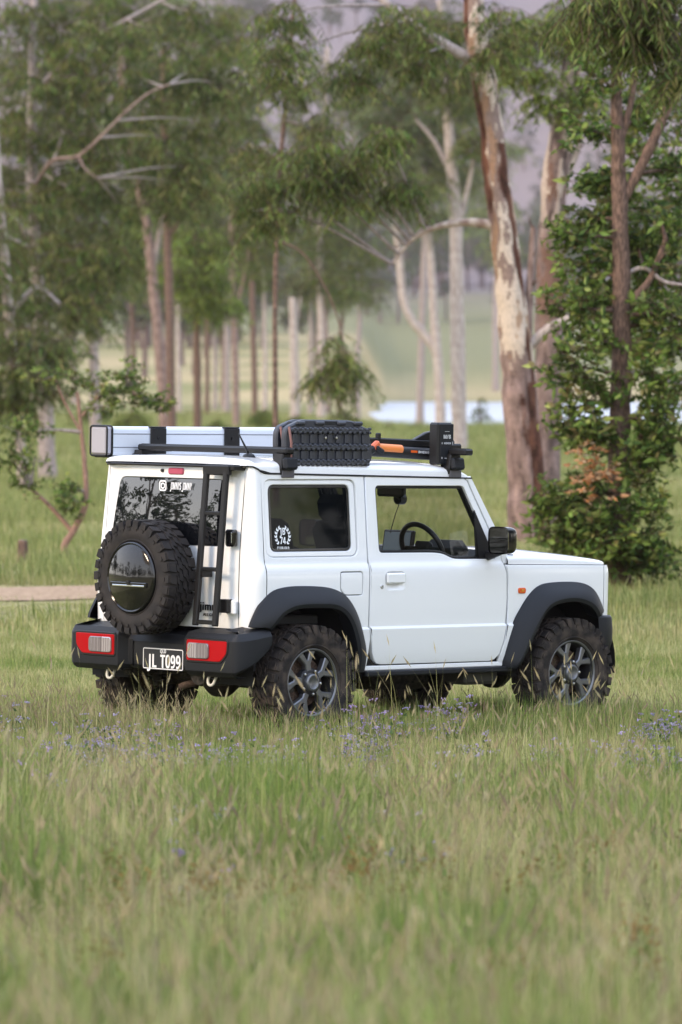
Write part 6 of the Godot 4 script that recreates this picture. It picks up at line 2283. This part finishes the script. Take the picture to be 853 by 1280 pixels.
	# thin trunks farther off, one by one
	var thin := [
		[259, 505, 395, 3.2, 300.0, "brown", "thin brown gum trunk, nearest on the right of the light green crown"], [269, 495, 400, 2.8, 330.0, "grey", "thin grey gum trunk, second on the right of the light green crown"], [279, 492, 405, 2.6, 345.0, "brown", "thin brown gum trunk, third on the right of the light green crown"],
		[331, 505, 350, 3.0, 300.0, "pale", "thin pale gum trunk between the dark straight one and the bleached dead one"], [388, 510, 380, 3.2, 300.0, "grey", "thin grey gum trunk close on the right of the bleached dead one"],
		[409, 498, 375, 3.2, 330.0, "pink", "thin pinkish gum trunk half way from the dead trunk to the forked gum"], [425, 496, 390, 2.8, 340.0, "brown", "thin brown gum trunk above the right end of the recovery boards"], [448, 505, 385, 3.4, 320.0, "grey", "thin grey gum trunk standing left of the lake's near end"],
		[168, 495, 375, 3.2, 350.0, "brown", "thin brown gum trunk left of the close pair"], [94, 500, 400, 3.2, 360.0, "grey", "thin grey gum trunk seen past the sapling's top leaves"], [224, 500, 380, 3.0, 320.0, "pale", "thin pale gum trunk just right of the close pair"], [620, 470, 330, 4.0, 1010.0, "grey", "far gum standing on the opposite bank left of the peeling gum"],
	]
	for k in thin.size():
		var t: Array = thin[k]
		var rg := RandomNumberGenerator.new()
		rg.seed = 300 + k
		var u: float = t[0]
		var cl := []
		for i in 6:
			cl.append([u + rg.randf_range(-26, 26), t[2] - 20 - 28 * i + rg.randf_range(-14, 14), rg.randf_range(18, 28), rg.randf_range(-1, 1)])
		tree("gum_tree", t[6], t[4], [[u, t[1], t[3]], [u + rg.randf_range(-1, 1), lerpf(t[1], t[2], 0.5), t[3] * 0.9], [u + rg.randf_range(-3, 3), t[2], t[3] * 0.8], [u + rg.randf_range(-8, 8), t[2] - 90, t[3] * 0.6], [u + rg.randf_range(-12, 12), t[2] - 170, t[3] * 0.4]], t[5], [], cl, ["gum", "grey", "lime"][k % 3], t[4] / 150.0, 400 + k, "thin gum trunks in the middle distance")
	# waterside shrub
	tree("shrub", "small dark shrub on the near shore of the lake", 290.0, [[600, 536, 2], [600, 515, 1.5], [598, 500, 1]], "brown", [],
		[[600, 512, 9, 0.0, 14], [592, 520, 7, 0.2, 8], [609, 520, 7, 0.2, 8], [604, 500, 6, 0.0, 6]], "gum", 0.7, 40, "", "shrub")
	# stump
	var base := at(28.5, 716, 65.0)
	base.y = ground_y(base.x, base.z)
	var st := node("tree_stump", self, Transform3D(Basis(), base))
	tag(st, "short weathered grey stump in the grass at the left edge", "stump")
	var b := B.new()
	b.tube([Vector3(0, -0.05, 0), Vector3(0.005, 0.12, 0), Vector3(0, 0.27, 0), Vector3(0.004, 0.305, 0)], [0.070, 0.062, 0.060, 0.056], 12)
	put(b, "stump", BARK.brown, st)
	b = B.new()
	b.tube([Vector3(0.004, 0.3055, 0), Vector3(0.004, 0.312, 0)], [0.052, 0.046], 12)
	put(b, "cut_face", BARK.grey, st)


# ------------------------------------------------------------------ far woods
func far_tree(sd: int, cols: Array) -> ArrayMesh:
	var rg := RandomNumberGenerator.new()
	rg.seed = sd
	var b := B.new()
	b.col = Color(0.17, 0.13, 0.11)
	b.tube([Vector3(0, -0.5, 0), Vector3(0.2, 4, 0.1), Vector3(0.1, 8, 0.3), Vector3(0.5, 12, 0.2)], [0.28, 0.22, 0.17, 0.08], 6, false)
	for k in 4:
		var a := rg.randf() * TAU
		b.tube([Vector3(0.1, 5.0 + k * 1.4, 0.2), Vector3(cos(a) * 1.2, 7.0 + k * 1.6, sin(a) * 1.2), Vector3(cos(a) * 2.4, 8.6 + k * 1.5, sin(a) * 2.4)], [0.10, 0.07, 0.03], 4, false)
	for k in 13:
		var a := rg.randf() * TAU
		var c := Vector3(cos(a) * rg.randf_range(0.4, 3.0), rg.randf_range(6.0, 14.5), sin(a) * rg.randf_range(0.4, 3.0))
		var R := rg.randf_range(0.9, 1.9)
		for i in 46:
			var d := Vector3(rg.randfn(), rg.randfn() * 0.7, rg.randfn()).normalized()
			var p := c + d * R * pow(rg.randf(), 0.4)
			b.col = cols[rg.randi() % cols.size()] * rg.randf_range(0.7, 1.3)
			var u := Vector3(rg.randfn(), rg.randfn() - 0.8, rg.randfn()).normalized()
			var n := (d + Vector3(rg.randfn(), rg.randfn(), rg.randfn()) * 0.6).normalized()
			var w := u.cross(n).normalized()
			var s := rg.randf_range(0.22, 0.45)
			b.quad(p - u * s, p + w * s * 0.5, p + u * s, p - w * s * 0.5, n, n, n, n)
	return mesh_of(b, LEAF, true)


func build_far() -> void:
	var rg := RandomNumberGenerator.new()
	rg.seed = 808
	var kinds := [far_tree(1, [Color(0.055, 0.070, 0.034), Color(0.075, 0.088, 0.044)]), far_tree(2, [Color(0.075, 0.088, 0.052), Color(0.095, 0.10, 0.062)]), far_tree(3, [Color(0.062, 0.085, 0.032), Color(0.085, 0.11, 0.042)])]
	var xf := [[], [], []]
	var cc := [[], [], []]
	var put_tree := func(x: float, z: float, s: float) -> void:
		var k := rg.randi() % 3
		xf[k].append(Transform3D(Basis(Vector3.UP, rg.randf() * TAU).scaled(Vector3(s * 1.1, s, s * 1.1)), Vector3(x, ground_y(x, z) - 0.2, z)))
		var w := rg.randf_range(0.8, 1.25)
		cc[k].append(Color(w * rg.randf_range(0.95, 1.1), w, w * rg.randf_range(0.9, 1.05)))
	# thinning woodland on the left slope, a belt beyond the lake, then the wooded hill
	for i in 34:
		var d := rg.randf_range(560.0, 820.0)
		var x := d * rg.randf_range(-0.12, -0.004)
		put_tree.call(x, -d, rg.randf_range(0.8, 1.3))
	for i in 260:
		var d := rg.randf_range(1290.0, 1520.0)
		put_tree.call(d * rg.randf_range(-0.12, 0.12), -d, rg.randf_range(0.9, 1.6))
	for i in 150:
		var d := rg.randf_range(860.0, 1090.0)
		put_tree.call(d * rg.randf_range(-0.12, -0.01), -d, rg.randf_range(0.9, 1.5))
	for i in 1500:
		var d := rg.randf_range(1400.0, 2800.0)
		put_tree.call(d * rg.randf_range(-0.13, 0.13), -d, rg.randf_range(0.8, 1.5))
	# open woodland round the meadow, out to the sides and behind the viewer
	for i in 150:
		var a := rg.randf_range(-2.75, 2.75) # 0 is behind the viewer
		var r := rg.randf_range(58.0, 125.0)
		var x := r * sin(a)
		var z := -26.0 + r * cos(a)
		if absf(x) < maxf(0.0, -z) * 0.063 + 9.0 and z < 10.0: continue
		put_tree.call(x, z, rg.randf_range(0.65, 1.15))
	for i in 26:
		put_tree.call(rg.randf_range(15.0, 40.0), rg.randf_range(-62.0, -18.0), rg.randf_range(0.8, 1.1))
	for i in 18:
		put_tree.call(rg.randf_range(-52.0, -24.0), rg.randf_range(-52.0, -18.0), rg.randf_range(0.35, 0.6))
	for k in 3:
		scatter("distant_woodland", ["dark gum woodland on the hill beyond the lake", "grey-green gum woodland on the hill beyond the lake", "fresh green woodland on the hill beyond the lake"][k], kinds[k], xf[k], cc[k])
